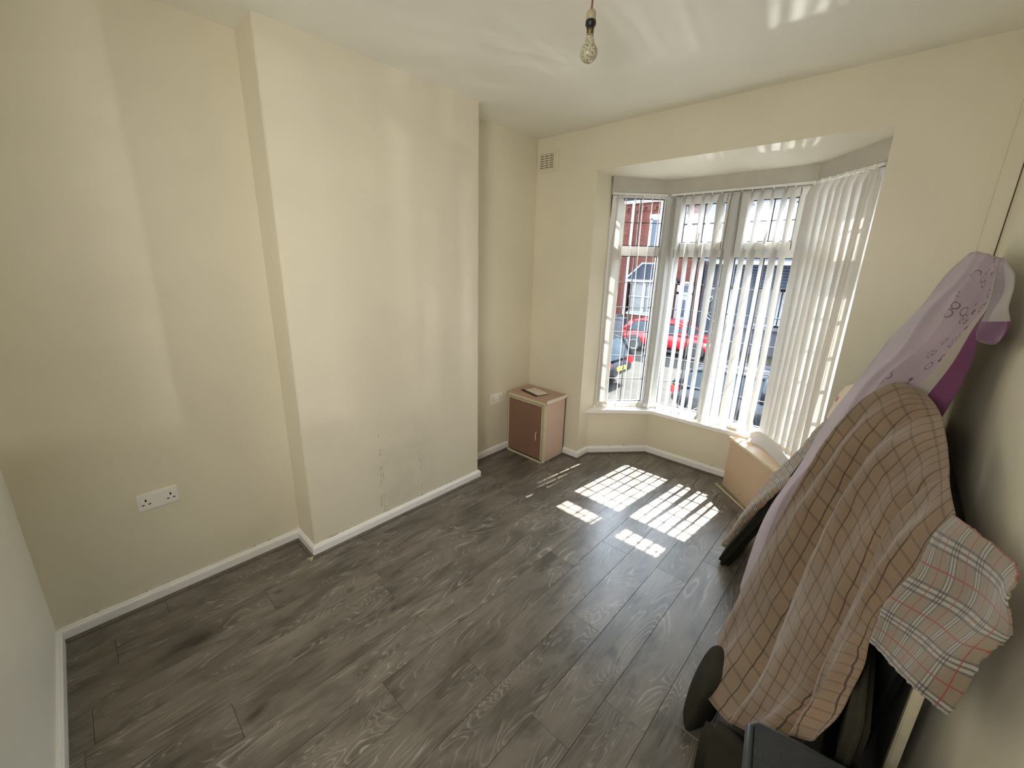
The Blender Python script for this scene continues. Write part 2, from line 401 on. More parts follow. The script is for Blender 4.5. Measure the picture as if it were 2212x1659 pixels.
ch = bmesh.new(); bx(ch, -.02, .215, .977, 2.2, -.05, H+.01, bev=.004); struct('wall_chimney', ch, m_chim)
# wall with the bay opening
wf = bmesh.new()
wq = [(-.25, -.1), (XL, -.1), (XL, SOF), (XR, SOF), (XR, -.1), (XW+.2, -.1), (XW+.2, H+.02), (-.25, H+.02)]
wa = [wf.verts.new((x, D, z)) for x, z in wq]; wb_ = [wf.verts.new((x, 3.255, z)) for x, z in wq]
wf.faces.new(wa); wf.faces.new(wb_[::-1])
for i in range(8): wf.faces.new((wa[i], wb_[i], wb_[(i+1) % 8], wa[(i+1) % 8]))
struct('wall_front', wf, m_wall)
so = bmesh.new()
pts = [(XL, D+.002), (XR, D+.002), (2.16, 3.3), (1.86, 3.75), (.84, 3.75), (.5, 3.28)]
lo = [so.verts.new((x, y, SOF-(0 if y < 3.1 else .028*(y-D)/.6))) for x, y in pts]; hi = [so.verts.new((x, y, SOF+.2)) for x, y in pts]
so.faces.new(lo); so.faces.new(hi[::-1])
for i in range(6): so.faces.new((lo[i], hi[i], hi[(i+1) % 6], lo[(i+1) % 6]))
struct('ceiling_bay', so, m_soff)
def thick(path, t):
    """outer offset (to the left of travel) of a 2D path"""
    P = [Vector(p) for p in path]; out = []
    for i in range(len(P)):
        d0 = (P[i]-P[max(i-1, 0)]).normalized() if i > 0 else (P[1]-P[0]).normalized()
        d1 = (P[i+1]-P[i]).normalized() if i < len(P)-1 else d0
        n0 = Vector((-d0.y, d0.x)); n1 = Vector((-d1.y, d1.x)); m_ = n0+n1; m_ = m_/m_.dot(n0); out.append((P[i].x+m_.x*t, P[i].y+m_.y*t))
    return out
ob = thick(BAY, .16)
bw = bmesh.new(); prism(bw, list(BAY)+ob[::-1], -.1, SILL-.025); struct('wall_bay', bw, m_wall)
struct('wall_right', B(XW, XW+.2, -1.5, 3.3, -.1, H+.02), m_wall)
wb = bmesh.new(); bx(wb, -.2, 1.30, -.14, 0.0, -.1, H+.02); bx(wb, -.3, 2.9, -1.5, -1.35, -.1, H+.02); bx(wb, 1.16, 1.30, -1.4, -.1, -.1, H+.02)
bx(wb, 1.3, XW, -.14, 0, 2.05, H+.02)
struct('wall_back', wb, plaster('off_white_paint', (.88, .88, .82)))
struct('trim_1', B(2.505, XW+.01, D-.045, D+.01, 0, H, bev=.003), m_wall)      # boxed pipe in the corner
struct('trim_2', B(XW-.0035, XW+.01, D-.0468, D-.0445, 1.2, 2.1), mat('dirty_joint', (.08, .06, .035), .9))
# skirting: ovolo profile
SK = [(0, 0), (.017, 0), (.017, .045), (.016, .052), (.011, .058), (.010, .062), (.006, .064), (0, .064)]
def skirt(name, path, m=m_skirt, prof=SK):
    bm = bmesh.new(); sweep(bm, path, prof); return struct(name, bm, m)
skirt('baseboard_left', [(0, 0), (0, .977), (.215, .977), (.215, 2.2), (0, 2.2), (0, D-.28)])
skirt('baseboard_bay', [(.425, D), (XL, D), BAY[0], BAY[1], (1.74, 3.589)])
skirt('baseboard_right', [(XR+.2, D), (2.5, D)])
skirt('baseboard_back', [(1.2, 0), (.0, 0)])
BD = [(.017, 0), (.031, 0), (.030, .005), (.026, .009), (.021, .012), (.017, .013)]
skirt('trim_3', [(0, 0), (0, .977), (.215, .977), (.215, 2.2), (0, 2.2), (0, D-.28)], m_bead, BD)
skirt('trim_4', [(.425, D), (XL, D), BAY[0], BAY[1], (1.74, 3.589)], m_bead, BD)
# splintered bead end at the chimney corner
bm = bmesh.new()
for i in range(5):
    a = random.uniform(-.6, .6); tube(bm, [(.238, .955, .004+.002*i), (.238+.02*math.cos(a)-.004*i, .955-.018-.004*i, .003+.004*i)], [.0022, .0008], 5)
tag(obj('wood_splinter', bm, m_cream), 'pale splintered bead end on the floor at the chimney breast corner', 'wood scrap')
# window board
sb = bmesh.new()
inn = [(XL+.0, 3.115), (.965, 3.505), (1.70, 3.512), (XR, 3.10)]; out_ = [(XL, 3.30), (.87, 3.68), (1.83, 3.68), (XR, 3.30)]
prism(sb, inn+out_[::-1], SILL-.03, SILL)
es = [e for e in sb.edges if all(abs(v.co.z-SILL) < 1e-4 for v in e.verts)]
bmesh.ops.bevel(sb, geom=es, offset=.006, segments=2, affect='EDGES')
struct('trim_5', sb, m_skirt)
# ------------------------------------------------------------------ windows
def window(name, p0, p1, z0, z1, mullion=None, sashes=(), ztr=(1.673, 1.735), glz=.465, sashz=None, gtop=2.093, e0=.045, e1=.045, lab=None):
    L = (Vector(p1)-Vector(p0)).length; a = math.atan2(p1[1]-p0[1], p1[0]-p0[0])
    t = thing(name, None, None, (p0[0], p0[1], 0), a, kind='structure')
    f = bmesh.new(); y0, y1 = -.03, .035
    bx(f, 0, e0, y0, y1, z0, z1, bev=.004); bx(f, L-e1, L, y0, y1, z0, z1, bev=.004)
    bx(f, e0-.003, L-e1+.003, y0, y1, z0, glz, bev=.004); bx(f, e0-.003, L-e1+.003, y0, y1, gtop, z1, bev=.004)
    bx(f, e0-.003, L-e1+.003, y0, y1, ztr[0], ztr[1], bev=.004)
    if mullion: bx(f, mullion[0], mullion[1], y0-.0015, y1+.0015, glz-.003, gtop+.003, bev=.004)
    struct('frame', f, m_upvc, t)
    bays = [(e0, mullion[0]), (mullion[1], L-e1)] if mullion else [(e0, L-e1)]
    for k, (a0, a1) in enumerate(bays):
        g = struct('pane', B(a0, a1, -.002, .002, glz, ztr[0]), m_glass, t)
        gk = bmesh.new()
        for q in ((a0, a0+.006, glz, ztr[0]), (a1-.006, a1, glz, ztr[0]), (a0, a1, glz, glz+.006), (a0, a1, ztr[0]-.006, ztr[0])): bx(gk, q[0], q[1], -.008, .008, q[2], q[3])
        struct('gasket', gk, m_upvc_d, g)
        ld = bmesh.new(); cx = (a0+a1)/2; bx(ld, cx-.0035, cx+.0035, -.005, .005, glz, ztr[0])
        for i in range(1, 6):
            z = glz+(ztr[0]-glz)*i/6; bx(ld, a0, a1, -.0045, .0045, z-.003, z+.003)
        struct('lead_bars', ld, m_lead, g)
        if sashes:
            s0, s1, q0, q1, zb, zt = sashes[k]
            s = bmesh.new(); ys, ye = -.048, .012
            bx(s, s0, q0, ys, ye, ztr[1]-.01, 2.10, bev=.005); bx(s, q1, s1, ys, ye, ztr[1]-.01, 2.10, bev=.005)
            bx(s, q0-.004, q1+.004, ys, ye, ztr[1]-.01, zb, bev=.005); bx(s, q0-.004, q1+.004, ys, ye, zt, 2.10, bev=.005)
            so_ = struct('opening_sash', s, m_upvc, t)
            h = bmesh.new(); hx = (q0+q1)/2-.01
            bx(h, hx-.02, hx+.02, ys-.012, ys+.001, ztr[1]+.006, ztr[1]+.028, bev=.004)
            tube(h, [(hx, ys-.014, ztr[1]+.018), (hx+.002, ys-.028, ztr[1]+.04), (hx+.008, ys-.03, ztr[1]+.11)], [.007, .007, .005], 8)
            struct('sash_handle', h, m_plastic, so_)
            g0, g1, h0, h1, mm = q0, q1, zb, zt, m_glass_top
        else: g0, g1, h0, h1, mm = a0, a1, ztr[1], gtop, m_glass
        g = struct('pane', B(g0, g1, -.022, -.018, h0, h1), mm, t)
        gk = bmesh.new()
        for q in ((g0, g0+.006, h0, h1), (g1-.006, g1, h0, h1), (g0, g1, h0, h0+.006), (g0, g1, h1-.006, h1)): bx(gk, q[0], q[1], -.028, -.012, q[2], q[3])
        struct('gasket', gk, m_upvc_d, g)
        ld = bmesh.new(); cx = (g0+g1)/2; bx(ld, cx-.0035, cx+.0035, -.025, -.015, h0, h1); z = (h0+h1)/2; bx(ld, g0, g1, -.0245, -.0155, z-.003, z+.003)
        struct('lead_bars', ld, m_lead, g)
    return t
WX0, WX1 = .905, 1.806
window('window_2', (WX0, 3.62), (WX1, 3.62), SILL, 2.13, mullion=(1.32-WX0, 1.386-WX0),
       sashes=[(.95-WX0, 1.325-WX0, .996-WX0, 1.288-WX0, 1.778, 2.05), (1.383-WX0, 1.765-WX0, 1.44-WX0, 1.718-WX0, 1.778, 2.05)])
window('window_1', (.548, 3.26), (.872, 3.588), SILL, 2.13, ztr=(1.675, 1.748), e0=.045, e1=.055)
window('window_3', (1.838, 3.588), (2.15, 3.255), SILL, 2.13, ztr=(1.675, 1.748))
for i, (px, s) in enumerate(((.885, 1), (1.826, -1))):
    p = bmesh.new(); prism(p, [(px-.028*s, 3.545+.0), (px+.03*s, 3.595), (px+.03*s, 3.665), (px-.03*s, 3.665), (px-.05*s, 3.60)][::s], SILL, 2.14)
    struct('trim_%d' % (6+i), p, m_upvc)
# pelmet boards above the blinds
PEL = [(.578, 3.225), (.868, 3.545), (1.795, 3.558), (2.125, 3.185)]
for i in range(3):
    a, b = Vector(PEL[i]), Vector(PEL[i+1]); d = (b-a).normalized(); n = Vector((-d.y, d.x))
    bm = bmesh.new(); prism(bm, [a, b, b+n*.05, a+n*.05], 2.112, 2.262)
    prism(bm, [a-n*.006, b-n*.006, b, a], 2.132, 2.140)
    struct('trim_%d' % (8+i), bm, mat('aged_white_board', (.52, .50, .44), .45, var=.07, vscale=9))
bm = bmesh.new(); tube(bm, [(.566, 3.24, 2.24), (.568, 3.243, 2.10), (.566, 3.25, 1.8)], [.006, .005, .002], 6); struct('trim_11', bm, mat('dirty_crack', (.05, .035, .02), .9))
# ------------------------------------------------------------------ blinds
def slat(parent, x, y, ztop, zbot, a_top, a_bot, base, wid=.089, curl=None):
    bm = bmesh.new(); nu, nv = 6, 28; uvl = bm.loops.layers.uv.new('UVMap'); g = []
    for j in range(nv+1):
        t = j/nv; z = ztop+(zbot-ztop)*t; a = math.radians(a_top+(a_bot-a_top)*t); sw = .004*math.sin(t*5+x*40)
        nar = 1 if t > .03 else .45+.55*t/.03
        row = []
        for i in range(nu+1):
            s = (i/nu-.5)*wid*nar; b = .006*(1-(2*i/nu-1)**2)
            p = Vector((math.cos(a)*s-math.sin(a)*b+sw, math.sin(a)*s+math.cos(a)*b, z))
            if curl: p = curl(p, t)
            row.append(bm.verts.new(p))
        g.append(row)
    for j in range(nv):
        for i in range(nu):
            f = bm.faces.new((g[j][i], g[j][i+1], g[j+1][i+1], g[j+1][i]))
            for lp, (ii, jj) in zip(f.loops, ((i, j), (i+1, j), (i+1, j+1), (i, j+1))): lp[uvl].uv = (ii/nu*.089, jj/nv*(ztop-zbot))
    o = obj('slat', bm, m_blind, parent, smooth=True); o.location = (x, y, 0)
    w_ = bmesh.new(); a = math.radians(a_bot)
    if not curl:
        mt = Matrix.Rotation(a, 4, 'Z'); bx(w_, -wid*.48, wid*.48, .003, .007, zbot+.002, zbot+.034, mat_=mt)
        o2 = obj('bottom_weight', w_, mat('slat_weight_pocket', (.74, .68, .58), .6), o)
    hk = bmesh.new(); tube(hk, [(0, 0, ztop-.004), (0, 0, ztop+.02)], [.005, .004], 6); obj('slat_hook', hk, m_plastic, o)
    return o
def rail(parent, a, b, z):
    a, b = Vector(a), Vector(b); d = (b-a).normalized(); n = Vector((-d.y, d.x)); bm = bmesh.new()
    prism(bm, [a-n*.012, b-n*.012, b+n*.012, a+n*.012], z, z+.016); obj('head_rail', bm, m_upvc, parent)
b2 = thing('vertical_blind', 'white vertical blind with thin turned slats across the wide middle window', 'blind')
rail(b2, (.9, 3.55), (1.78, 3.552), 2.112)
tops = [.992, 1.06, 1.131, 1.187, 1.255, 1.317, 1.367, 1.433, 1.496, 1.561, 1.625, 1.686]
bots = [.999, 1.065, 1.130, 1.195, 1.258, 1.323, 1.399, 1.457, 1.520, 1.578, 1.651, 1.694]
at_ = [88, 87, 86, 89, 68, 94, 96, 86, 80, 90, 80, 79]; ab_ = [95, 94, 93, 92, 91, 90, 70, 68, 52, 84, 56, 72]
slat(b2, .925, 3.548, 2.105, .432, 90, 96, b2)
for i in range(12):
    x = (tops[i]+bots[i])/2
    if i < 11: slat(b2, x, 3.548, 2.105, .432, at_[i], ab_[i], b2)
    else:
        def curl(p, t):
            if t > .955: k = (t-.955)/.045; return Vector((p.x+.10*k, p.y-.07*k, .438-.012*k))
            return Vector((p.x, p.y-.03*max(0, t-.8)/.2, p.z))
        slat(b2, x, 3.545, 2.105, .40, at_[i], ab_[i], b2, curl=curl)
bm = bmesh.new()
for i in range(11):
    x0, x1 = bots[i], bots[i+1]; y = 3.515
    tube(bm, [(x0, y, .448), ((x0+x1)/2, y+.002, .440), (x1, y, .448)], .0012, 5)
obj('bead_chain', bm, m_plastic, b2)
bm = bmesh.new(); bx(bm, -.038, .038, -.01, .01, 0, .03, bev=.003); tube(bm, [(-.04, -.013, .008), (0, -.016, .004), (.04, -.013, .010)], .0015, 5)
kn = obj('tied_slat_bundle', bm, mat('slat_weight_pocket', (.74, .68, .58), .6), b2); kn.location = (1.585, 3.527, SILL+.005)
b1 = thing('vertical_blind', 'white vertical blind in the narrow left side window, one broad slat and six edge-on', 'blind')
dl = Vector((.707, .707, 0)); P0 = Vector((.60, 3.262, 0))
rail(b1, (.575, 3.238), (.862, 3.54), 2.112)
slat(b1, .618, 3.272, 2.105, .432, 25, 38, b1, wid=.085)
for q in ((.652, 3.305), (.703, 3.36), (.747, 3.405), (.794, 3.452), (.834, 3.493), (.868, 3.525)):
    ang = math.degrees(math.atan2(q[1]-CPOS.y, q[0]-CPOS.x)); slat(b1, q[0], q[1], 2.105, .432, ang+3, ang-1, b1, wid=.075)
bm = bmesh.new(); tube(bm, [(.585, 3.2, 1.0), (.58, 3.2, .75), (.588, 3.19, .68), (.60, 3.2, .66), (.598, 3.205, .72)], .0018, 5); obj('pull_cord', bm, m_plastic, b1)
b3 = thing('vertical_blind', 'closed white vertical blind glowing in the narrow right side window', 'blind')
rail(b3, (1.80, 3.548), (2.122, 3.19), 2.112)
A, Bp = Vector((1.775, 3.556, 0)), Vector((2.10, 3.20, 0)); n = 8
for i in range(n):
    p = A+(Bp-A)*(i+.3)/(n-.2); slat(b3, p.x, p.y-.012, 2.108, .432, -47+14+random.uniform(-2, 2), -47+16+random.uniform(-4, 4), b3)
bm = bmesh.new()
c0 = Vector((2.085, 3.165, 0))
for s in (-.012, .012):
    tube(bm, [(c0.x+s, c0.y-s, 2.08), (c0.x+s-.01, c0.y-s, 1.5), (c0.x+s*1.6-.02, c0.y-s, 1.0), (c0.x+s*.8-.025, c0.y-s, .70)], .0014, 5)
tube(bm, [(c0.x-.035, c0.y+.01, .70), (c0.x-.026, c0.y, .67), (c0.x-.016, c0.y-.01, .70)], .0014, 5)
obj('pull_cord', bm, m_plastic, b3)
# ------------------------------------------------------------------ air vent, sockets, lamp
v = thing('air_vent', 'small square painted air vent grille high in the corner by the ceiling', 'vent', (0, D, 0))
obj('surround', B(.004, .215, -.006, .004, 2.282, 2.452, bev=.003), m_vent, v)
fr = bmesh.new(); x0, x1, z0, z1 = .022, .185, 2.300, 2.428
for q in ((x0, x0+.016, z0, z1), (x1-.016, x1, z0, z1), (x0+.016, x1-.016, z0, z0+.014), (x0+.016, x1-.016, z1-.014, z1)): bx(fr, q[0], q[1], -.012, -.004, q[2], q[3])
for k in (1, 2): xx = x0+.016+(x1-x0-.032)*k/3; bx(fr, xx-.003, xx+.003, -.015, -.005, z0+.013, z1-.013)
obj('frame', fr, m_vent, v)
obj('backing', B(x0+.01, x1-.01, -.0085, -.0055, z0+.01, z1-.01), mat('vent_backing_brown', (.14, .11, .065), .9), v)  # plain brown plate behind the louvres
for k in range(7):
    z = z0+.016+(z1-z0-.032)*k/6; mt = Matrix.Translation((0, 0, z)) @ Matrix.Rotation(.5, 4, 'X')
    obj('louvre', B(x0+.012, x1-.012, -.0135, -.0045, -.0045, .0045, mat_=mt), m_vent, v)
def socket(label, yc, zc):
    t = thing('double_socket', label, 'socket', (0, yc, zc), group='white double wall sockets')
    obj('faceplate', B(0, .009, -.072, .072, -.041, .041, bev=.0035), m_plastic, t)
    for s in (-1, 1):
        obj('rocker_switch', B(.008, .014, s*.011-.008, s*.011+.008, .010, .030, bev=.0015), m_plastic, t)
        ho = bmesh.new()
        for (a, b, wy, wz) in ((0, .006, .003, .0055), (-.011, -.014, .0045, .0025), (.011, -.014, .0045, .0025)):
            c = s*.044+a; bx(ho, .0075, .0096, c-wy, c+wy, b-wz, b+wz)
        obj('pin_hole', ho, m_dark, t)
        obj('screw', B(.008, .0102, s*.063-.002, s*.063+.002, -.002, .002), m_cream, t)
    return t
socket('white double socket low on the left wall in the near alcove', .405, .517)
socket('white double socket low in the far alcove beside the pink cupboard', 2.603, .500)
lamp = thing('pendant_lamp', 'bare light bulb hanging on a brown flex from the ceiling', 'lamp')
Q0 = U(1273, 136, y=1.66); Q1 = U(1277, 24, y=1.665); lx, ly = (Q0.x+Q1.x)/2, 1.66
bz = Q0.z; hz = Q1.z
bm = bmesh.new(); tube(bm, [(lx+.004, ly+.006, H), (lx+.001, ly+.002, (H+hz)/2), (lx, ly, hz-.004)], .0032, 8); obj('flex', bm, mat('brown_flex', (.20, .08, .045), .6), lamp, smooth=True)
L_ = hz-bz
mt = Matrix.Translation((lx, ly, 0))
bm = bmesh.new(); lathe(bm, [(.004, hz), (.012, hz-.002), (.0155, hz-.010), (.0155, hz-.032), (0, hz-.032)], 24, mtx=mt); obj('lamp_holder', bm, mat('old_cream_bakelite', (.42, .36, .24), .4), lamp, smooth=True)
bm = bmesh.new(); lathe(bm, [(.0, hz-.030), (.0175, hz-.031), (.018, hz-.043), (.0135, hz-.046), (.0135, hz-.052), (0, hz-.052)], 24, mtx=mt); obj('shade_ring', bm, mat('black_bakelite', (.01, .01, .01), .35), lamp, smooth=True)
bm = bmesh.new(); lathe(bm, [(0, hz-.050), (.0118, hz-.050), (.0122, hz-.062), (.0108, hz-.064), (.0122, hz-.070), (.0, hz-.070)], 24, mtx=mt); obj('bulb_cap', bm, mat('dull_brass', (.16, .13, .07), .4, metal=.8), lamp, smooth=True)
zt = hz-.069; R = .0295; zc = bz+R
prof = [(.0115, zt), (.0125, zt-.012), (.0165, zt-.026), (.0225, zc+.020)]
for k in range(0, 11):
    a = math.radians(35-k*12.5); prof.append((R*math.cos(a), zc+R*math.sin(a)))
prof.append((0, bz))
m_bulb, N = mk('crackled_bulb_glass'); vo = N.noise(N.coord(), 160, 2, .6)
N.l(N.ramp(vo, (.35, (.30, .25, .13)), (.6, (.72, .68, .52))), N.b.inputs['Base Color']); N.b.inputs['Roughness'].default_value = .15; N.b.inputs['Transmission Weight'].default_value = .25; N.bump(vo, .5, .002)
bm = bmesh.new(); lathe(bm, prof, 28, mtx=mt); obj('bulb', bm, m_bulb, lamp, smooth=True)
# ------------------------------------------------------------------ left cupboard
cb = thing('cupboard', 'small pink cupboard with one door standing in the far left corner', 'cupboard', (.018, 2.745, 0))
W_, Dp, Hh = .405, .272, .543
c = bmesh.new()
bx(c, 0, .012, .010, Dp, 0, Hh-.02); bx(c, 0, W_, Dp-.01, Dp, 0, Hh-.02); bx(c, 0, W_-.012, .012, Dp, .022, .034)
obj('carcass', c, m_tan, cb)
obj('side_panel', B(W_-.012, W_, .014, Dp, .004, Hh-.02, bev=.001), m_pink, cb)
obj('top', B(-.006, W_+.014, -.006, Dp, Hh-.016, Hh, bev=.002), mat('dusky_pink_top', (.50, .33, .26), .4, var=.06), cb)
e = bmesh.new(); bx(e, W_+.005, W_+.016, -.006, Dp, Hh-.024, Hh+.0015, bev=.002); obj('top_edging', e, mat('pale_edging', (.80, .76, .64), .4), cb)
fr = bmesh.new(); bx(fr, -.004, W_+.002, -.004, .012, Hh-.040, Hh-.016, bev=.0015); bx(fr, W_-.022, W_+.002, -.003, .014, .0, Hh-.03, bev=.0015); bx(fr, -.004, .008, -.003, .012, 0, Hh-.03, bev=.0015)
obj('face_frame', fr, m_cream, cb)
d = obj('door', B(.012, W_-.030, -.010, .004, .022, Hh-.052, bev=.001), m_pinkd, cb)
e = bmesh.new(); bx(e, .010, W_-.028, -.012, .002, Hh-.053, Hh-.044, bev=.001); bx(e, W_-.032, W_-.025, -.012, .002, .02, Hh-.044, bev=.001); obj('edging', e, m_cream, d)
hd = bmesh.new(); hx = W_-.070; tube(hd, [(hx, -.010, .262), (hx-.003, -.026, .258), (hx-.004, -.028, .225), (hx-.003, -.026, .190), (hx, -.010, .186)], [.004, .0035, .0035, .0035, .004], 8); obj('handle', hd, m_cream, d, smooth=True)
obj('base_strip', B(-.004, W_-.010, -.022, -.008, 0, .012, bev=.001), m_cream, cb)
# papers on top
tag(obj('folder', B(-.105, .105, -.070, .070, 0, .005, bev=.001), mat('black_card', (.015, .012, .012), .5)), 'thin black folder lying on the pink cupboard under a paper', 'folder')
fo = bpy.data.objects['folder']; fo.location = (.20, 2.865, Hh+.0003); fo.rotation_euler = (0, 0, -.22)
m_pap, N = mk('printed_letter'); s = N.n('ShaderNodeSeparateXYZ'); N.l(N.coord(), s.inputs[0])
ln = N.math('MULTIPLY', band(N, s.outputs[1], .010, .003), N.ramp(N.noise(N.coord(), 60, 1), (.45, 0.0), (.5, 1.0)))
zn = N.math('MULTIPLY', N.math('LESS_THAN', N.math('ABSOLUTE', s.outputs[0]), .06), N.math('GREATER_THAN', s.outputs[1], .0))
N.l(N.mix(N.math('MULTIPLY', N.math('MULTIPLY', ln, zn), .45), (.74, .70, .62), (.30, .30, .26)), N.b.inputs['Base Color'])
pa = tag(obj('letter', B(-.098, .098, -.055, .055, 0, .0015), m_pap), 'white printed letter lying on the black folder on the pink cupboard', 'paper')
pa.location = (.212, 2.875, Hh+.0058); pa.rotation_euler = (0, 0, -.25)
# ------------------------------------------------------------------ right cupboard (low, tan) set across the bay corner
rc = thing('cupboard', 'low tan cupboard set across the right side of the window bay', 'cupboard', (1.602, 3.468, 0), math.radians(-45))
W2, D2, H2 = .55, .15, .398
c = bmesh.new(); prism(c, [(0.0, .0), (W2, 0), (W2, D2), (.10, D2), (.0, .072)], .0, H2-.014); obj('body', c, m_tan, rc)
c = bmesh.new(); prism(c, [(-.004, -.006), (W2, -.006), (W2, D2), (.10, D2), (-.004, .072)], H2-.013, H2); obj('top', c, mat('tan_top', (.62, .48, .34), .38, var=.05), rc)
obj('top_edging', B(-.004, W2, -.012, -.006, H2-.015, H2+.001, bev=.001), m_cream, rc)
for (x, z) in ((.05, .36), (.22, .36), (.05, .05), (.22, .05), (.45, .34)):
    sc = bmesh.new(); lathe(sc, [(0, .0), (.003, .0), (.003, .001), (0, .001)], 8, axis='y', mtx=Matrix.Translation((x, -.001, z)))
    obj('screw', sc, mat('rusty_screw', (.10, .05, .03), .6), rc)
ps = thing('floor_strip', 'narrow cream and brown edging strip on the floor along the tan cupboard', 'strip', (1.565, 3.447, 0), math.radians(-42))
obj('strip_body', B(0, .52, -.012, .012, 0, .008, bev=.001), m_cream, ps); obj('worn_inlay', B(.01, .51, -.003, .007, .007, .0092), mat('worn_brown', (.16, .12, .08), .6, var=.8, vscale=30), ps)
# ------------------------------------------------------------------ cloth surfaces
def grid_surface(ctrl, nu, nv):
    """bicubic Catmull-Rom through the control points"""
    R_, C_ = len(ctrl), len(ctrl[0])
    def cr_(p0, p1, p2, p3, t): return .5*((2*p1)+(p2-p0)*t+(2*p0-5*p1+4*p2-p3)*t*t+(3*p1-p0-3*p2+p3)*t**3)
    def line(pts, t):
        n = len(pts)-1; f = min(t*n, n-1e-6); i = int(f); k = f-i
        g = lambda j: pts[j] if 0 <= j <= n else (2*pts[0]-pts[1] if j < 0 else 2*pts[n]-pts[n-1])
        return cr_(g(i-1), g(i), g(i+1), g(i+2), k)
    rows = [[line(r, j/nv) for j in range(nv+1)] for r in ctrl]
    return [[line([rows[r][j] for r in range(R_)], i/nu) for j in range(nv+1)] for i in range(nu+1)]
def sheet(name, ctrl, nu, nv, m, label, cat, fold=None, thick_=.0025, group=None, parent=None, rag=0, uvflip=False, pv=False):
    G = grid_surface(ctrl, nu, nv)
    # normals
    Nn = [[None]*(nv+1) for _ in range(nu+1)]
    for i in range(nu+1):
        for j in range(nv+1):
            a = G[min(i+1, nu)][j]-G[max(i-1, 0)][j]; b = G[i][min(j+1, nv)]-G[i][max(j-1, 0)]
            n_ = a.cross(b); n_ = n_.normalized() if n_.length > 1e-9 else Vector((0, 0, 1))
            if n_.dot(CPOS-G[i][j]) < 0: n_ = -n_
            Nn[i][j] = n_
    us = [0.0]; mid = nv//2
    for i in range(nu): us.append(us[-1]+sum((G[i+1][j]-G[i][j]).length for j in (0, mid, nv))/3)
    vs_ = [0.0]
    for j in range(nv): vs_.append(vs_[-1]+sum((G[i][j+1]-G[i][j]).length for i in (0, nu//2, nu))/3)
    bm = bmesh.new(); uvl = bm.loops.layers.uv.new('UVMap'); V = []
    for i in range(nu+1):
        row = []
        for j in range(nv+1):
            p = G[i][j].copy(); h = fold(i/nu, j/nv, p) if fold else 0
            p += Nn[i][j]*h
            if rag and (j in (0, nv) or i in (0, nu)): p += Vector((random.uniform(-rag, rag), random.uniform(-rag, rag), random.uniform(-rag, rag)))
            p.x = min(p.x, XW-.004); p.z = max(p.z, .004)
            row.append(bm.verts.new(p))
        V.append(row)
    for i in range(nu):
        for j in range(nv):
            f = bm.faces.new((V[i][j], V[i+1][j], V[i+1][j+1], V[i][j+1]))
            for lp, (a, b) in zip(f.loops, ((i, j), (i+1, j), (i+1, j+1), (i, j+1))): lp[uvl].uv = (vs_[b], a/nu) if pv else ((vs_[b], us[a]) if uvflip else (us[a], vs_[b]))
    o = obj(name, bm, m, parent, smooth=True)
    sm = o.modifiers.new('thickness', 'SOLIDIFY'); sm.thickness = thick_; sm.offset = -1
    if label: tag(o, label, cat, group)
    return o
def pts(rows): return [[U(a, b, y=y) for a, b, y in r] for r in rows]
# ------------------------------------------------------------------ tipped sofa under the cloths
sofa = thing('tipped_sofa', 'olive green sofa tipped up against the right wall under draped cloths', 'sofa')
def lean(name, foot, top, y0, y1, th, m, bev=.03, seg=4, parent=sofa, y0t=None):
    """padded slab standing on the floor at x=foot and leaning on the wall at (x,z)=top, between y0 and y1"""
    bm = bmesh.new(); f = Vector((foot[0], 0, foot[1])); t = Vector((top[0], 0, top[1])); d = (t-f); L = d.length; d.normalize()
    n = Vector((d.z, 0, -d.x))      # towards the wall side / down
    r = bmesh.ops.create_cube(bm, size=1)
    for v_ in bm.verts:
        a = (v_.co.z+.5)*L; s = (v_.co.x+.5)*th; k = v_.co.z+.5
        ya = y0+((y0t if y0t is not None else y0)-y0)*k
        p = f+d*a+n*s; p.y = ya+(y1-ya)*(v_.co.y+.5); v_.co = p
    bmesh.ops.bevel(bm, geom=bm.edges[:], offset=bev, segments=seg, affect='EDGES', clamp_overlap=True)
    for v_ in bm.verts: v_.co.x = min(v_.co.x, XW-.002); v_.co.z = max(v_.co.z, .001)
    return obj(name, bm, m, parent, smooth=True)
lean('arm', (1.853, .012), (2.385, 1.40), 2.50, 2.90, .055, m_olive, bev=.018)
lean('arm', (2.10, .03), (2.45, 1.06), 1.74, 1.98, .08, m_olive, bev=.03)
lean('seat_base', (2.10, .02), (2.45, 1.05), 2.02, 2.48, .06, m_black, bev=.01, seg=2)
lean('backrest', (2.42, .0), (2.50, 1.02), 1.55, 2.75, .04, m_black, bev=.015, seg=2)
# padded front roll of the nearer arm
bm = bmesh.new(); lo_ = [(2.062, 1.452), (2.016, 1.54), (2.0, 1.70), (2.05, 1.76), (2.135, 1.59)]
a_ = [bm.verts.new((x, y, .008)) for x, y in lo_]; b_ = [bm.verts.new((x+.035, y+.03, .235)) for x, y in lo_]
bm.faces.new(a_[::-1]); bm.faces.new(b_)
for i in range(5): bm.faces.new((a_[i], a_[(i+1) % 5], b_[(i+1) % 5], b_[i]))
bmesh.ops.recalc_face_normals(bm, faces=bm.faces[:])
bmesh.ops.bevel(bm, geom=bm.edges[:], offset=.03, segments=1, affect='EDGES', clamp_overlap=True)
o = obj('arm_end', bm, m_olive, sofa, smooth=True); sm = o.modifiers.new('round', 'SUBSURF'); sm.levels = 2; sm.render_levels = 2
bm = bmesh.new(); bx(bm, 2.13, 2.34, 1.33, 1.44, .004, .27, bev=.03); obj('seat_cushion', bm, m_olive, sofa, smooth=True)
bm = bmesh.new(); bx(bm, 2.405, 2.44, 1.24, 1.56, .55, .70, bev=.012); obj('lower_panel', bm, m_olive, sofa, smooth=True)
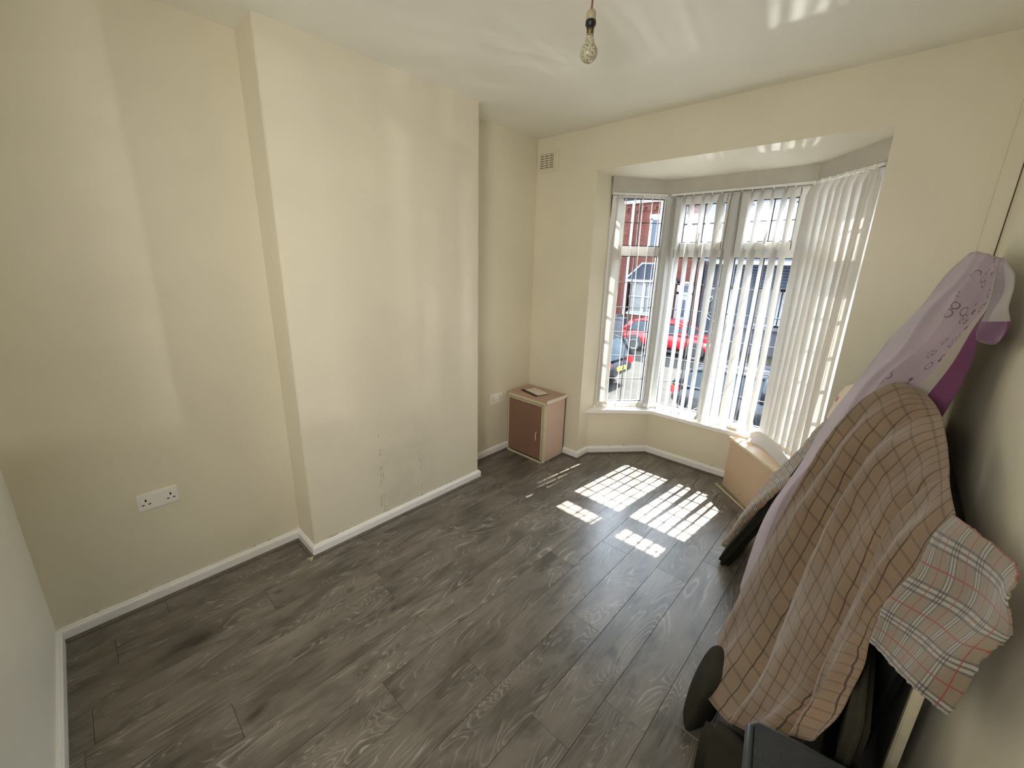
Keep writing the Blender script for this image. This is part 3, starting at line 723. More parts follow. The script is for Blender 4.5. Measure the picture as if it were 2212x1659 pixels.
# cream timber upright by the wall
Pt = U(1962, 1490, x=2.50); Pb = U(1950, 1570, x=2.50)
bm = bmesh.new(); bx(bm, -.010, .010, -.012, .012, .0, Pt.z+.35, bev=.003); up_ = obj('timber_upright', bm, m_cream); up_.location = (2.515, Pt.y, 0)
tag(up_, 'cream painted timber upright against the right wall below the tartan cloth', 'timber')
# purple printed sheet over the top
def fold_p(u, v, p): return .020*math.exp(-((u-.50)/.045)**2)+.014*math.exp(-((u-.27-.06*v)/.04)**2)+.007*math.sin(v*9+u*3)*math.sin(PI*min(1, u*1.2))+.006*math.sin(v*23+u*9)
PC = pts([
 [(2098, 546, 2.75), (2012, 632, 2.75), (1932, 728, 2.70), (1850, 822, 2.60), (1752, 968, 2.50), (1668, 1092, 2.42), (1596, 1268, 2.25)],
 [(2128, 548, 2.35), (2050, 640, 2.32), (1958, 738, 2.30), (1868, 840, 2.28), (1770, 985, 2.24), (1680, 1115, 2.20), (1602, 1292, 2.12)],
 [(2152, 553, 2.12), (2085, 655, 2.12), (1985, 765, 2.12), (1892, 862, 2.12), (1790, 1010, 2.12), (1700, 1140, 2.12), (1622, 1300, 2.10)],
 [(2172, 566, 2.06), (2125, 655, 2.06), (2045, 765, 2.07), (1945, 880, 2.08), (1830, 1050, 2.10), (1740, 1170, 2.11), (1650, 1330, 2.10)],
 [(2168, 600, 2.02), (2132, 690, 2.03), (2095, 790, 2.05), (2030, 910, 2.06), (1900, 1090, 2.09), (1790, 1220, 2.11), (1680, 1380, 2.10)]])
sheet('bed_sheet', PC, 80, 60, m_purple, 'lilac and magenta printed bed sheet draped over the tallest corner by the wall', 'sheet', fold_p, pv=True)
# its end hanging against the wall
def fold_q(u, v, p): return .004*math.sin(u*9+v*4)
QC = [[Vector((2.525, 2.03, 1.62)), Vector((2.54, 1.93, 1.60)), Vector((2.55, 1.83, 1.54))],
      [Vector((2.515, 2.03, 1.50)), Vector((2.535, 1.93, 1.46)), Vector((2.55, 1.83, 1.42))],
      [Vector((2.520, 2.02, 1.36)), Vector((2.54, 1.93, 1.32)), Vector((2.552, 1.84, 1.32))]]
QP = pts([[(2168, 556, 2.06), (2180, 566, 1.98), (2188, 590, 1.90)], [(2150, 620, 2.05), (2172, 630, 1.97), (2186, 650, 1.90)],
          [(2122, 690, 2.04), (2150, 690, 1.97), (2180, 690, 1.90)], [(2112, 735, 2.04), (2140, 745, 1.97), (2166, 735, 1.90)]])
sheet('sheet_end', QP, 24, 18, cloth('magenta_cloth_end', lambda N, u, v, uv: N.mix(N.math('GREATER_THAN', u, .15), N.mix(N.math('GREATER_THAN', v, .06), (.22, .17, .20), (.34, .30, .28)), (.13, .04, .10))),
      'magenta and white folded end hanging beside the right wall under the lilac sheet', 'sheet', fold_q)
# tan windowpane check sheet
def fold_b(u, v, p):
    e = min(1, v*2.2); a = u*6.2+.6*math.sin(v*3.2)
    rd = abs(math.sin(a*1.35)); return e*(.042*(rd**.55-.6)+.014*math.sin(u*29+v*5)*math.sin(v*4+u)) + .004*noise.noise(p*14)
BC = pts([
 [(1988, 843, 2.00), (1930, 829, 2.05), (1848, 890, 2.08), (1762, 1005, 2.06), (1684, 1125, 2.04), (1596, 1290, 1.98), (1526, 1436, 1.74)],
 [(2010, 862, 1.95), (1945, 860, 1.98), (1862, 925, 2.00), (1780, 1050, 1.98), (1700, 1190, 1.93), (1612, 1360, 1.82), (1526, 1492, 1.60)],
 [(2030, 890, 1.88), (1960, 905, 1.90), (1880, 975, 1.90), (1800, 1110, 1.86), (1722, 1270, 1.78), (1640, 1435, 1.64), (1560, 1548, 1.47)],
 [(2043, 935, 1.78), (1980, 965, 1.78), (1902, 1040, 1.78), (1825, 1180, 1.74), (1750, 1340, 1.62), (1675, 1490, 1.48), (1608, 1578, 1.42)],
 [(2050, 1000, 1.66), (1998, 1035, 1.66), (1925, 1120, 1.66), (1850, 1260, 1.60), (1780, 1410, 1.48), (1722, 1530, 1.38), (1665, 1600, 1.32)],
 [(2056, 1060, 1.57), (2008, 1105, 1.57), (1945, 1190, 1.57), (1872, 1320, 1.52), (1815, 1440, 1.42), (1768, 1545, 1.33), (1718, 1612, 1.28)],
 [(2063, 1110, 1.50), (2014, 1170, 1.50), (1955, 1248, 1.50), (1882, 1352, 1.46), (1856, 1440, 1.38), (1812, 1530, 1.30), (1770, 1600, 1.24)]])
sheet('bed_sheet', BC, 120, 110, m_brown, 'tan bed sheet with dark windowpane check draped in folds down to the floor', 'sheet', fold_b)
# beige tartan cloth
def fold_t(u, v, p): return .006*math.sin(v*7+u*4)+.005*math.sin(u*11)
TC = pts([
 [(2062, 1112, 1.48), (2128, 1158, 1.32), (2182, 1214, 1.18), (2212, 1262, 1.10)],
 [(1995, 1210, 1.46), (2075, 1250, 1.30), (2140, 1300, 1.17), (2196, 1350, 1.08)],
 [(1925, 1300, 1.44), (2010, 1350, 1.28), (2085, 1405, 1.16), (2140, 1420, 1.10)],
 [(1868, 1378, 1.42), (1925, 1438, 1.28), (1980, 1490, 1.18), (2030, 1540, 1.12)]])
sheet('table_cloth', TC, 40, 40, m_tartan, 'beige tartan cloth with red lines hanging at the near end beside the right wall', 'cloth', fold_t, rag=.0015)
# cloths at the far side
def fold_s(u, v, p): return .006*math.sin(v*8+u*5)+.004*math.sin(v*21)
SC_ = pts([[(1788, 905, 2.80), (1752, 945, 2.78), (1712, 990, 2.74), (1645, 1050, 2.66), (1606, 1105, 2.58), (1576, 1152, 2.53), (1563, 1180, 2.51)],
           [(1812, 920, 2.62), (1770, 965, 2.60), (1722, 1008, 2.58), (1660, 1060, 2.54), (1614, 1112, 2.51), (1581, 1156, 2.495), (1566, 1182, 2.492)],
           [(1835, 935, 2.50), (1790, 985, 2.49), (1730, 1032, 2.49), (1668, 1075, 2.49), (1616, 1124, 2.488), (1584, 1160, 2.487), (1571, 1180, 2.487)]])
sheet('tartan_throw', SC_, 16, 50, m_tartan, 'pale tartan throw lying along the leaning edge beside the tan cupboard', 'throw', fold_s, rag=.003)
FC = pts([[(1850, 925, 2.42), (1790, 985, 2.42), (1720, 1055, 2.43), (1668, 1100, 2.45)],
          [(1868, 960, 2.36), (1810, 1030, 2.36), (1740, 1095, 2.38), (1690, 1120, 2.42)],
          [(1850, 1040, 2.32), (1800, 1085, 2.33), (1750, 1115, 2.36), (1702, 1135, 2.40)]])
sheet('leaf_print_cloth', FC, 16, 30, m_floral, 'grey and beige leaf print cloth hanging between the tartan throw and lilac sheet', 'cloth', fold_s, rag=.002)
DC = pts([[(1862, 820, 2.80), (1825, 842, 2.85), (1795, 875, 2.85), (1775, 920, 2.80)],
          [(1870, 850, 2.62), (1838, 880, 2.64), (1812, 915, 2.64), (1788, 955, 2.62)],
          [(1868, 890, 2.48), (1845, 915, 2.50), (1822, 945, 2.50), (1800, 985, 2.50)]])
sheet('dotted_cloth', DC, 14, 18, m_polka, 'cream cloth with red and black dots bunched in front of the window', 'cloth', lambda u, v, p: .008*math.sin(v*6), rag=.003)
CC = pts([[(1706, 1046, 2.44), (1690, 1070, 2.44), (1676, 1092, 2.44)], [(1718, 1060, 2.42), (1708, 1080, 2.42), (1696, 1100, 2.42)]])
sheet('cerise_cloth', CC, 8, 10, m_cerise, 'small cerise pink cloth poking out under the leaf print cloth', 'cloth', lambda u, v, p: .004*math.sin(v*6))
# curled loose slats on the low cupboard
def fold0(u, v, p): return 0
K = [[Vector((1.69, 3.53, .435)), Vector((1.78, 3.44, .50)), Vector((1.90, 3.33, .49)), Vector((2.0, 3.22, .445))],
     [Vector((1.72, 3.48, .425)), Vector((1.80, 3.40, .475)), Vector((1.90, 3.29, .47)), Vector((1.99, 3.19, .43))],
     [Vector((1.71, 3.42, .412)), Vector((1.80, 3.35, .432)), Vector((1.89, 3.25, .43)), Vector((1.98, 3.15, .412))]]
sheet('loose_slat', K, 12, 24, m_blind, 'loose pale blind slat curled over the tan cupboard and window board', 'blind slat', fold0, thick_=.001)
# woven hamper
hp = thing('laundry_hamper', 'dark grey woven plastic hamper with a lid at the bottom right', 'hamper', (2.245, 1.195, 0), math.radians(10))
zt = .60
bm = bmesh.new(); bx(bm, .006, .276, -.335, -.012, .004, zt-.03, bev=.02); obj('body', bm, m_wicker, hp, smooth=False)
bm = bmesh.new(); bx(bm, 0, .284, -.35, 0, zt-.028, zt, bev=.013); obj('lid', bm, m_wicker, hp)
bm = bmesh.new(); tube(bm, [(.004, -.345, zt-.012), (.004, -.02, zt-.012), (.02, -.004, zt-.012), (.28, -.004, zt-.012)], .009, 10); obj('lid_rim', bm, mat('grey_resin_rim', (.045, .053, .056), .35), hp, smooth=True)
# ------------------------------------------------------------------ outside: the street
G = -2.1
m_road = mat('road_asphalt', (.034, .033, .029), .85, spec=.05, var=.15, vscale=3, bump=.3, bscale=60)
m_pave = mat('pavement_concrete', (.036, .034, .027), .85, spec=.05, var=.15, vscale=2)
gr = thing('ground', None, None, kind='structure')
struct('road', B(-60, 40, 9.0, 18.6, G-.2, G), m_road, gr)
struct('pavement', B(-60, 40, 3.9, 9.0, G-.2, G+.10), m_pave, gr); struct('pavement', B(-60, 40, 18.6, 26, G-.2, G+.10), m_pave, gr)
struct('kerb', B(-60, 40, 8.85, 9.01, G-.2, G+.11, bev=.01), mat('kerb_stone', (.07,.066,.058), .8, spec=.05), gr)
def brickmat():
    m, N = mk('red_brick'); br = N.n('ShaderNodeTexBrick'); t = N.n('ShaderNodeTexCoord'); s = N.n('ShaderNodeSeparateXYZ'); c = N.n('ShaderNodeCombineXYZ')
    N.l(t.outputs['Object'], s.inputs[0]); N.l(N.math('ADD', s.outputs[0], s.outputs[1]), c.inputs[0]); N.l(s.outputs[2], c.inputs[1]); N.l(c.outputs[0], br.inputs[0])
    br.inputs['Scale'].default_value = 1; br.inputs['Brick Width'].default_value = .225; br.inputs['Row Height'].default_value = .075; br.inputs['Mortar Size'].default_value = .006
    br.inputs['Color1'].default_value = (.065, .018, .013, 1); br.inputs['Color2'].default_value = (.048, .013, .009, 1); br.inputs['Mortar'].default_value = (.075,.05,.042,1)
    f = N.noise(N.coord(), .8, 4, .6); pat = N.ramp(N.noise(N.coord(), 2.5, 5, .7), (.56, 0.0), (.72, .5))
    N.l(N.mix(pat, br.outputs[0], (.10, .07, .062)), N.b.inputs['Base Color']); N.b.inputs['Roughness'].default_value = .9; N.b.inputs['Specular IOR Level'].default_value = .05; return m
m_brick = brickmat()
m_render = mat('white_pebbledash', (.085, .09, .10), .95, spec=.05, var=.12, vscale=30)
m_renderL = mat('pale_grey_render', (.055, .055, .066), .9, spec=.05, var=.08)
m_slate = mat('slate_tile', (.013, .016, .022), .8, spec=.05, var=.2, vscale=3)
m_white = mat('white_frame', (.16, .168, .18), .4)
m_dglass = mat('house_window_glass', (.035, .045, .06), .15, spec=.15)
m_lglass = mat('net_curtained_glass', (.06, .066, .066), .3, var=.3, vscale=3)
m_stone = mat('sandstone', (.2, .18, .15), .8)
FY = 20.5
# --- red brick house
hb = thing('brick_house', 'red brick terraced house with slate-roofed bay across the street', 'house', (0, FY, 0))
obj('front_wall', B(-22, -4.75, 0, .4, G, 4.62), m_brick, hb)
co = bmesh.new(); bx(co, -22, -4.75, -.06, .02, 4.40, 4.50)
for i in range(57): x = -21.9+i*.30; bx(co, x, x+.14, -.09, .02, 4.22, 4.40)
obj('dentil_cornice', co, m_brick, hb)
obj('gutter', B(-22, -4.78, -.22, -.02, 4.62, 4.78, bev=.03), m_white, hb)
bm = bmesh.new(); a = [(-22, -.25, 4.72), (-4.78, -.25, 4.72), (-4.78, 4, 6.6), (-22, 4, 6.6)]; vv = [bm.verts.new(p) for p in a]; bm.faces.new(vv); r = bmesh.ops.extrude_face_region(bm, geom=bm.faces[:])
for v_ in r['geom']:
    if isinstance(v_, bmesh.types.BMVert): v_.co.z += .12
obj('roof', bm, m_slate, hb)
obj('string_course', B(-22, -4.75, -.05, .02, 2.28, 2.42), mat('dark_brick_course', (.12, .05, .04), .9), hb)
bm = bmesh.new(); tube(bm, [(-8.25, -.10, 4.6), (-8.25, -.10, 2.6), (-8.25, -.10, 1.2), (-8.25, -.10, G)], .055, 8); obj('downpipe', bm, m_white, hb)
def hwin(parent, x0, x1, z0, z1, y=-.04, gl=None, mull=True, tr=None, name='window'):
    f = bmesh.new(); t = .07
    for q in ((x0, x0+t, z0, z1), (x1-t, x1, z0, z1), (x0, x1, z0, z0+t), (x0, x1, z1-t, z1)): bx(f, q[0], q[1], y-.03, y+.05, q[2], q[3])
    if mull: c = (x0+x1)/2; bx(f, c-.03, c+.03, y-.03, y+.05, z0, z1)
    if tr: bx(f, x0, x1, y-.03, y+.05, tr-.03, tr+.03)
    o = obj(name, f, m_white, parent); obj('pane', B(x0+.02, x1-.02, y, y+.02, z0+.02, z1-.02), gl or m_dglass, o); return o
for x0, x1 in ((-7.25, -6.15), (-11.4, -10.2), (-15.5, -14.3)):
    hwin(hb, x0, x1, 2.5, 3.85); obj('sill', B(x0-.1, x1+.1, -.14, .02, 2.40, 2.5), m_stone, hb); obj('lintel', B(x0-.12, x1+.12, -.03, .02, 3.85, 4.05), m_stone, hb)
def bay(parent, xa, xb, dep, zs, zt, zr, wallm, label=None, gl=None):
    q = [(xa, 0), (xa+.35, -dep), (xb-.35, -dep), (xb, 0)]
    bm = bmesh.new(); prism(bm, q, G, zs); obj('bay_base', bm, wallm, parent)
    bm = bmesh.new(); prism(bm, [(xa-.06, 0), (xa+.32, -dep-.07), (xb-.32, -dep-.07), (xb+.06, 0)], zs, zs+.09); obj('bay_sill', bm, m_white, parent)
    bm = bmesh.new(); prism(bm, [(xa+.05, 0), (xa+.38, -dep+.06), (xb-.38, -dep+.06), (xb-.05, 0)], zs+.09, zt-.1); obj('bay_glass', bm, gl or m_lglass, parent)
    fr = bmesh.new()
    for (p, s) in ((q[0], q[1]), (q[1], q[2]), (q[2], q[3])):
        P_, S_ = Vector(p), Vector(s); nseg = 2 if (S_-P_).length > 1 else 1
        for k in range(nseg+1): c = P_+(S_-P_)*k/nseg; bx(fr, c.x-.055, c.x+.055, c.y-.01, c.y+.09, zs+.05, zt)
        for z in (zs+.12, zs+(zt-zs)*.55, zt-.09): bmv = bmesh.new(); bmv.free(); tube(fr, [(P_.x, P_.y+.02, z), (S_.x, S_.y+.02, z)], .045, 4)
    obj('bay_frame', fr, m_white, parent)
    bm = bmesh.new(); prism(bm, [(xa-.12, 0), (xa+.28, -dep-.14), (xb-.28, -dep-.14), (xb+.12, 0)], zt, zt+.13); obj('bay_fascia', bm, m_white, parent)
    bm = bmesh.new(); lo = [bm.verts.new(p) for p in ((xa-.2, 0, zt+.13), (xa+.24, -dep-.22, zt+.13), (xb-.24, -dep-.22, zt+.13), (xb+.2, 0, zt+.13))]
    hi = [bm.verts.new((xa+.55, .0, zr)), bm.verts.new((xb-.55, 0, zr))]
    bm.faces.new(lo[::-1]); bm.faces.new((lo[0], lo[1], hi[0])); bm.faces.new((lo[1], lo[2], hi[1], hi[0])); bm.faces.new((lo[2], lo[3], hi[1])); bm.faces.new((lo[3], lo[0], hi[0], hi[1]))
    obj('bay_roof', bm, m_slate, parent)
    hp_ = bmesh.new()
    for a_, b_ in ((lo_, hi_) for lo_, hi_ in (((xa+.24, -dep-.22, zt+.15), (xa+.55, 0, zr+.02)), ((xb-.24, -dep-.22, zt+.15), (xb-.55, 0, zr+.02)))): tube(hp_, [a_, b_], .045, 6)
    tube(hp_, [(xa+.5, -.02, zr+.02), (xb-.5, -.02, zr+.02)], .045, 6)
    obj('ridge_tiles', hp_, mat('ridge_grey', (.12,.13,.145), .7), parent)
bay(hb, -8.05, -5.75, .75, -.75, .86, 1.72, m_brick)
dr = obj('door', B(-5.45, -4.90, -.05, .05, G+.1, .35, bev=.01), m_white, hb)
obj('door_pane', B(-5.28, -5.10, -.07, -.04, -.7, .1), m_dglass, dr); obj('fanlight', B(-5.45, -4.90, -.05, .02, .45, .78), m_dglass, hb)
fr = bmesh.new()
for q in ((-5.55, -5.44, G, .95), (-4.91, -4.80, G, .95), (-5.55, -4.80, .35, .46), (-5.55, -4.80, .78, .95)): bx(fr, q[0], q[1], -.12, .02, q[2], q[3])
obj('door_surround', fr, m_white, hb)
# --- white rendered house with shop-style ground floor
hw = thing('rendered_house', 'white pebbledashed house with grey tiled lean-to roof across the street', 'house', (0, FY, 0))
obj('front_wall', B(-4.72, 26, 0, .4, 1.9, 5.6), m_render, hw)
obj('party_pier', B(-4.72, -4.45, -.12, .02, G, 1.9), m_brick, hw)
obj('ground_wall', B(-4.45, 26, .02, .4, G, 1.95), m_renderL, hw)
obj('roof_fascia', B(-4.2, 26, -.32, .0, 1.78, 1.93), m_white, hw)
rf = bmesh.new()
for k in range(7):
    y0 = -.30-k*.11; z0 = 1.80-k*.125
    bx(rf, -4.3+k*.05, 3.6-k*.02, y0-.14, y0+.02, z0-.11, z0-.075)
    for i in range(44):
        xx = -4.3+i*.18+(k % 2)*.09
        if xx < 3.4: bx(rf, xx, xx+.165, y0-.145, y0+.01, z0-.085, z0-.06)
obj('tiled_lean_to', rf, m_slate, hw, kind='stuff')
bm = bmesh.new(); vv = [bm.verts.new(p) for p in ((-4.3, -.2, 1.85), (3.6, -.2, 1.85), (3.4, -1.15, .93), (-4.0, -1.15, .93))]; bm.faces.new(vv); r = bmesh.ops.extrude_face_region(bm, geom=bm.faces[:])
for v_ in r['geom']:
    if isinstance(v_, bmesh.types.BMVert): v_.co.z -= .06
obj('lean_to_deck', bm, m_slate, hw)
for i, (x0, x1, z0, z1, g) in enumerate(((-4.3, -3.4, -1.3, .75, m_dglass), (-3.2, -2.2, -.9, .80, m_dglass), (-2.15, -1.25, -.75, .80, m_lglass), (-1.2, -.55, -.75, .80, m_dglass), (1.2, 2.4, -.75, .8, m_lglass))):
    hwin(hw, x0, x1, z0, z1, y=-.02, gl=g, mull=(i > 1))
obj('window_sill', B(-3.3, -.4, -.16, .03, -.9, -.76), mat('dark_sill', (.05, .05, .06), .5), hw)
obj('porch_post', B(-.52, -.35, -1.0, -.85, G, .95), mat('dark_post', (.03, .04, .04), .5), hw)
for x0, x1 in ((-2.9, -1.3), (.8, 2.4)):
    hwin(hw, x0, x1, 2.75, 4.2, gl=mat('pale_blue_glass', (.28, .36, .42), .2))
# window graphic: a hoop and a slanted letter
sg = thing('window_sign', 'round white outlined sign with a slanted letter and red band in the dark window opposite', 'sign', (-3.55, FY-.12, .0))
bm = bmesh.new()
tube(bm, [(.62*math.cos(math.radians(a)), 0, .62*math.sin(math.radians(a))-.15) for a in range(120, 301, 10)], .028, 6); obj('hoop', bm, m_white, sg)
bm = bmesh.new(); tube(bm, [(.50*math.cos(math.radians(a)), 0, .50*math.sin(math.radians(a))-.15) for a in range(120, 301, 10)], .016, 6); obj('inner_hoop', bm, m_white, sg)
bm = bmesh.new(); tube(bm, [(-.36, -.02, .30), (-.22, -.02, .62), (.10, -.02, .62), (-.10, -.02, .30), (-.36, -.02, .30)], .026, 6); obj('letter', bm, m_white, sg)
obj('red_band', B(-.62, -.45, -.01, .01, -.6, .25), mat('sign_red', (.55, .04, .03), .5), sg)
bn = thing('banner', 'narrow purple and white banner on the wall beside the white front door opposite', 'banner', (-5.78, FY-.9, 0))
obj('banner_cloth', B(0, .16, 0, .02, -.6, 1.0), mat('purple_banner', (.22, .12, .50), .7, var=.6, vscale=6), bn)
# --- wheelie bins
bin0 = thing('wheelie_bin', 'grey wheelie bin by the brick house opposite, first from the left', 'bin', (-9.7, 19.9, G+.1), group='wheelie bins opposite')
bm = bmesh.new(); r = bmesh.ops.create_cube(bm, size=1)
for v_ in bm.verts: k = .86 if v_.co.z < 0 else 1; v_.co = Vector((v_.co.x*.56*k, v_.co.y*.62*k, (v_.co.z+.5)*1.0+.04))
bmesh.ops.bevel(bm, geom=bm.edges[:], offset=.03, segments=2, affect='EDGES'); m_bin = mat('bin_plastic', (.04, .042, .048), .6); obj('body', bm, m_bin, bin0)
obj('lid', B(-.31, .31, -.36, .34, 1.04, 1.12, bev=.03), m_bin, bin0)
for s in (-1, 1):
    bm = bmesh.new(); lathe(bm, [(0, -.03), (.10, -.03), (.10, .03), (0, .03)], 14, axis='y', mtx=Matrix.Translation((s*.25, .30, .10)) @ Matrix.Rotation(PI/2, 4, 'Z')); obj('wheel', bm, m_black, bin0)
BL = ['second from the left', 'third from the left', 'standing in front of the bay']
for i, (bx_, by_) in enumerate(((-9.05, 19.9), (-8.42, 19.88), (-7.6, 19.0))):
    r = bin0.copy(); COL.objects.link(r); r.location = (bx_, by_, G+.1); r['label'] = 'grey wheelie bin by the brick house opposite, '+BL[i]
    for ch_ in list(bin0.children): c_ = ch_.copy(); COL.objects.link(c_); c_.parent = r
# --- cars
m_tyre = mat('tyre_rubber', (.02, .02, .02), .8); m_alloy = mat('alloy_silver', (.55, .56, .58), .4, metal=.0)
m_cglass = mat('car_glass', (.02, .028, .035), .15, spec=.12); m_red = mat('red_car_paint', (.24, .005, .010), .3, spec=.3, clear=.25)
m_blk = mat('black_car_paint', (.012, .014, .018), .25, spec=.3, clear=.12); m_trim = mat('black_car_trim', (.02, .02, .02), .6)
def car(label, loc, rz, paint, L=4.0, Wd=1.74, Ht=1.46, wb=2.62, plate=None, roof_k=1.0):
    """length along local x, nose at +x; origin on the ground under the middle"""
    t = thing('car', label, 'car', loc, rz)
    hl = L/2; hw_ = Wd/2
    # stations: x, body top (belt/bonnet) z, roof z, roof half width factor
    low = [(-hl, .55, .62, .80), (-hl+.06, .42, .78, .90), (-hl+.30, .30, .93, .97), (-hl+.8, .24, .97, 1.0), (-.4, .22, .95, 1.0), (.5, .22, .93, 1.0), (hl-1.15, .24, .93, 1.0), (hl-.6, .26, .86, .98), (hl-.22, .30, .74, .92), (hl-.04, .38, .64, .80), (hl, .45, .56, .70)]
    bm = bmesh.new(); rings = []
    for x, zb, zt_, wf_ in low:
        w2 = hw_*wf_; ring = [(-w2*.92, zb), (-w2, zb+(zt_-zb)*.35), (-w2*.985, zb+(zt_-zb)*.75), (-w2*.90, zt_), (-w2*.45, zt_+.03), (w2*.45, zt_+.03), (w2*.90, zt_), (w2*.985, zb+(zt_-zb)*.75), (w2, zb+(zt_-zb)*.35), (w2*.92, zb)]
        rings.append([bm.verts.new((x, y, z)) for y, z in ring])
    for i in range(len(rings)-1):
        for k in range(10): bm.faces.new((rings[i][k], rings[i][(k+1) % 10], rings[i+1][(k+1) % 10], rings[i+1][k]))
    bm.faces.new(rings[0][::-1]); bm.faces.new(rings[-1])
    body = obj('body', bm, paint, t, smooth=True); sm = body.modifiers.new('s', 'SUBSURF'); sm.levels = 2; sm.render_levels = 2
    # cabin
    cab = [(-hl+.10, .92, .93, .86), (-hl+.42, .94, Ht-.10, .78), (-hl+.85, .94, Ht-.02, .76), (-.15, .93, Ht, .75), (.30, .93, Ht-.04, .74), (.62, .92, Ht-.16, .76), (hl-1.0, .90, .92, .86)]
    def cabin(bm, grow, zlo=0):
        rg = []
        for x, zb, zt_, wf_ in cab:
            w1 = hw_*.90*grow; w2 = hw_*wf_*grow; zt2 = zb+(zt_-zb)*1
            rg.append([bm.verts.new((x, y, z)) for y, z in ((-w1, zb-.02), (-(w1+w2)/2, (zb+zt2)/2), (-w2, zt2-.05 if zt2 > zb+.1 else zt2), (-w2*.7, zt2), (w2*.7, zt2), (w2, zt2-.05 if zt2 > zb+.1 else zt2), ((w1+w2)/2, (zb+zt2)/2), (w1, zb-.02))])
        for i in range(len(rg)-1):
            for k in range(7): bm.faces.new((rg[i][k], rg[i][k+1], rg[i+1][k+1], rg[i+1][k]))
        return rg
    bm = bmesh.new(); rg = cabin(bm, 1.0)
    o = obj('glazing', bm, m_cglass, t, smooth=True)
    # roof skin and pillars over the glazing
    bm = bmesh.new()
    def P_(i, k, g=1.006, dz=.004): v_ = rg_[i][k]; return Vector((v_.x, v_.y*g, v_.z+dz))
    tmp = bmesh.new(); rg2 = cabin(tmp, 1.0); rg_ = [[v_.co.copy() for v_ in r_] for r_ in rg2]; tmp.free()
    for i in range(1, 5):
        for k in range(2, 5): bm.faces.new([bm.verts.new(P_(*q)) for q in ((i, k), (i, k+1), (i+1, k+1), (i+1, k))])
    def strip(a, b, w_, nrm):
        a, b = Vector(a), Vector(b); d_ = (b-a).normalized(); s_ = d_.cross(Vector(nrm)).normalized()*w_
        bm.faces.new([bm.verts.new(p) for p in (a-s_, b-s_, b+s_, a+s_)])
    for s in (-1, 1):
        kk = (2, 0) if s < 0 else (5, 7)
        for i0, i1, w_ in ((5, 6, .04), (1, 0, .10), (3, 3, .035)):
            a = P_(i0, kk[0], 1.012); b = P_(i1, kk[1], 1.012); strip(a, b, w_, (0, s, .2))
        for i in range(0, 6): strip(P_(i, kk[0], 1.01) if i else P_(1, kk[0], 1.01), P_(i+1, kk[0], 1.01), .03, (0, s, .3))
    ro = obj('roof', bm, paint, t, smooth=True); ms = ro.modifiers.new('t', 'SOLIDIFY'); ms.thickness = .02
    wt = bmesh.new(); lathe(wt, [(.20, -.09), (.30, -.10), (.318, -.06), (.318, .06), (.30, .10), (.20, .09), (.20, -.09)], 28, axis='y')
    mt_ = bpy.data.meshes.new('wheel'); wt.to_mesh(mt_); wt.free(); mt_.materials.append(m_tyre)
    al = bmesh.new(); lathe(al, [(.19, -.085), (.215, -.095), (.22, -.06), (.19, -.06)], 28, axis='y'); lathe(al, [(0, -.088), (.045, -.088), (.05, -.05), (0, -.05)], 14, axis='y')
    for k in range(10):
        mm_ = Matrix.Rotation(2*PI*k/10, 4, 'Y'); bx(al, .035, .20, -.088, -.06, -.015, .015, mat_=mm_)
    ma_ = bpy.data.meshes.new('alloy_rim'); al.to_mesh(ma_); al.free(); ma_.materials.append(m_alloy)
    for sx in (-1, 1):
        for sy in (-1, 1):
            o = bpy.data.objects.new('wheel', mt_); COL.objects.link(o); o.parent = t; o.location = (sx*wb/2, sy*(hw_-.065), .318)
            if sy > 0: o.rotation_euler = (0, 0, PI)
            a_ = bpy.data.objects.new('alloy_rim', ma_); COL.objects.link(a_); a_.parent = o; o['label'] = 'black tyre on a silver spoked wheel'
            bm = bmesh.new(); lathe(bm, [(0, -.004), (.375, -.004), (.375, .004), (0, .004)], 28, axis='y', mtx=Matrix.Translation((sx*wb/2, sy*(hw_+.004), .36))); 
            for v_ in list(bm.verts):
                if v_.co.z < .24: v_.co.z = .24
            obj('wheel_arch', bm, m_trim, t)
    obj('sill_trim', B(-wb/2+.4, wb/2-.4, -hw_*.99, hw_*.99, .17, .26, bev=.02), m_trim, t)
    for s in (-1, 1):
        obj('tail_lamp', B(-hl+.02, -hl+.22, s*hw_*.80-.10, s*hw_*.80+.10, .70, .92, bev=.03), mat('tail_lamp_red', (.55, .02, .02), .2), t)
        obj('head_lamp', B(hl-.38, hl-.12, s*hw_*.76-.12, s*hw_*.76+.12, .62, .74, bev=.03), mat('head_lamp_clear', (.6, .62, .65), .1), t)
        obj('door_mirror', B(.62, .78, s*(hw_+.06)-.09, s*(hw_+.06)+.09, .93, 1.06, bev=.03), paint, t)
        for xx in (.55, -.45): obj('door_gap', B(xx-.006, xx+.006, s*hw_*.997-.004, s*hw_*.997+.004, .34, .88), m_trim, t)
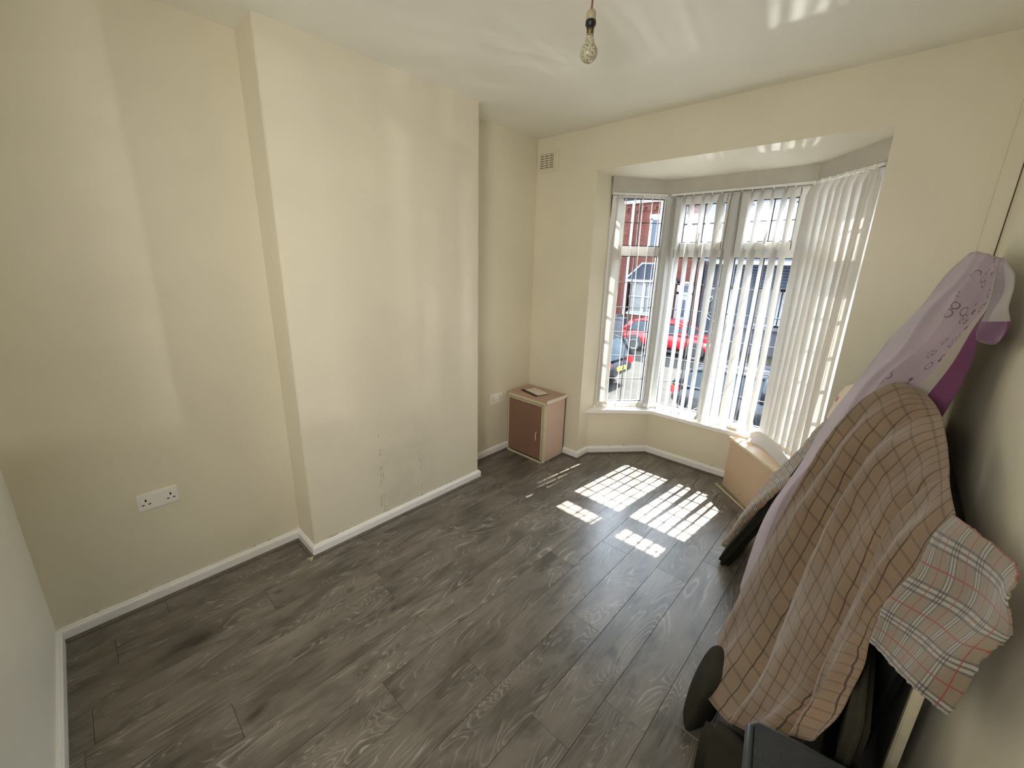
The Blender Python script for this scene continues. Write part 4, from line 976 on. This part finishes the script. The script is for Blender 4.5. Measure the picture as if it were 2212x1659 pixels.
    if plate:
        p = obj('number_plate', B(-hl-.03, -hl+.02, -.26, .26, .60, .72, bev=.004), mat('plate_yellow', (.85, .60, .03), .4), t)
        gl_ = bmesh.new()
        for i in range(7):
            if i == 4: continue
            y = -.21+i*.068; bx(gl_, -hl-.034, -hl-.029, y, y+.012, .625, .695); bx(gl_, -hl-.034, -hl-.029, y+.028, y+.040, .625, .66); bx(gl_, -hl-.034, -hl-.029, y, y+.04, .655, .666)
        obj('plate_characters', gl_, m_trim, p)
    return t
car('red hatchback parked on the far side of the street', (-4.72, 18.35, G), 0, m_red, wb=2.68, L=4.0)
car('black car with a yellow rear plate parked on the near side, leftmost', (-5.65, 11.6, G), math.radians(180), m_blk, L=4.3, Ht=1.60, plate=True)
car('black car parked close outside the middle window on the near side of the street', (.75, 10.9, G), 0, m_blk, L=4.3, Ht=1.48)
# red car further left behind the leftmost black car is only glimpsed; low front garden planting
hg = bmesh.new()
for i in range(420):
    x = random.uniform(.15, 1.6); y = 5.4+random.uniform(-.35, .35); z = random.uniform(G+.1, -.85)
    s = random.uniform(.03, .07); mt_ = Matrix.Translation((x, y, z)) @ Matrix.Rotation(random.uniform(0, 6), 4, 'Z') @ Matrix.Rotation(random.uniform(-1, 1), 4, 'X')
    a = [hg.verts.new(mt_ @ Vector(p)) for p in ((-s, 0, 0), (0, -s*.5, s*.2), (s, 0, 0), (0, s*.5, s*.2))]; hg.faces.new(a)
hd_ = thing('garden_shrub', 'dark leafy shrub growing just outside below the right of the middle window', 'shrub', (0, 0, 0))
obj('foliage', hg, mat('shrub_leaf', (.035, .055, .02), .6, var=.4), hd_, kind='stuff')
bm = bmesh.new()
for i in range(6): x = .3+i*.22; tube(bm, [(x, 5.4, G), (x+.05, 5.42, -1.4), (x-.04, 5.38, -.95)], [.02, .014, .006], 6)
obj('stem', bm, mat('bark', (.08, .06, .04), .9), hd_)
# added spots standing in for sunlight off the black car and an unseen car
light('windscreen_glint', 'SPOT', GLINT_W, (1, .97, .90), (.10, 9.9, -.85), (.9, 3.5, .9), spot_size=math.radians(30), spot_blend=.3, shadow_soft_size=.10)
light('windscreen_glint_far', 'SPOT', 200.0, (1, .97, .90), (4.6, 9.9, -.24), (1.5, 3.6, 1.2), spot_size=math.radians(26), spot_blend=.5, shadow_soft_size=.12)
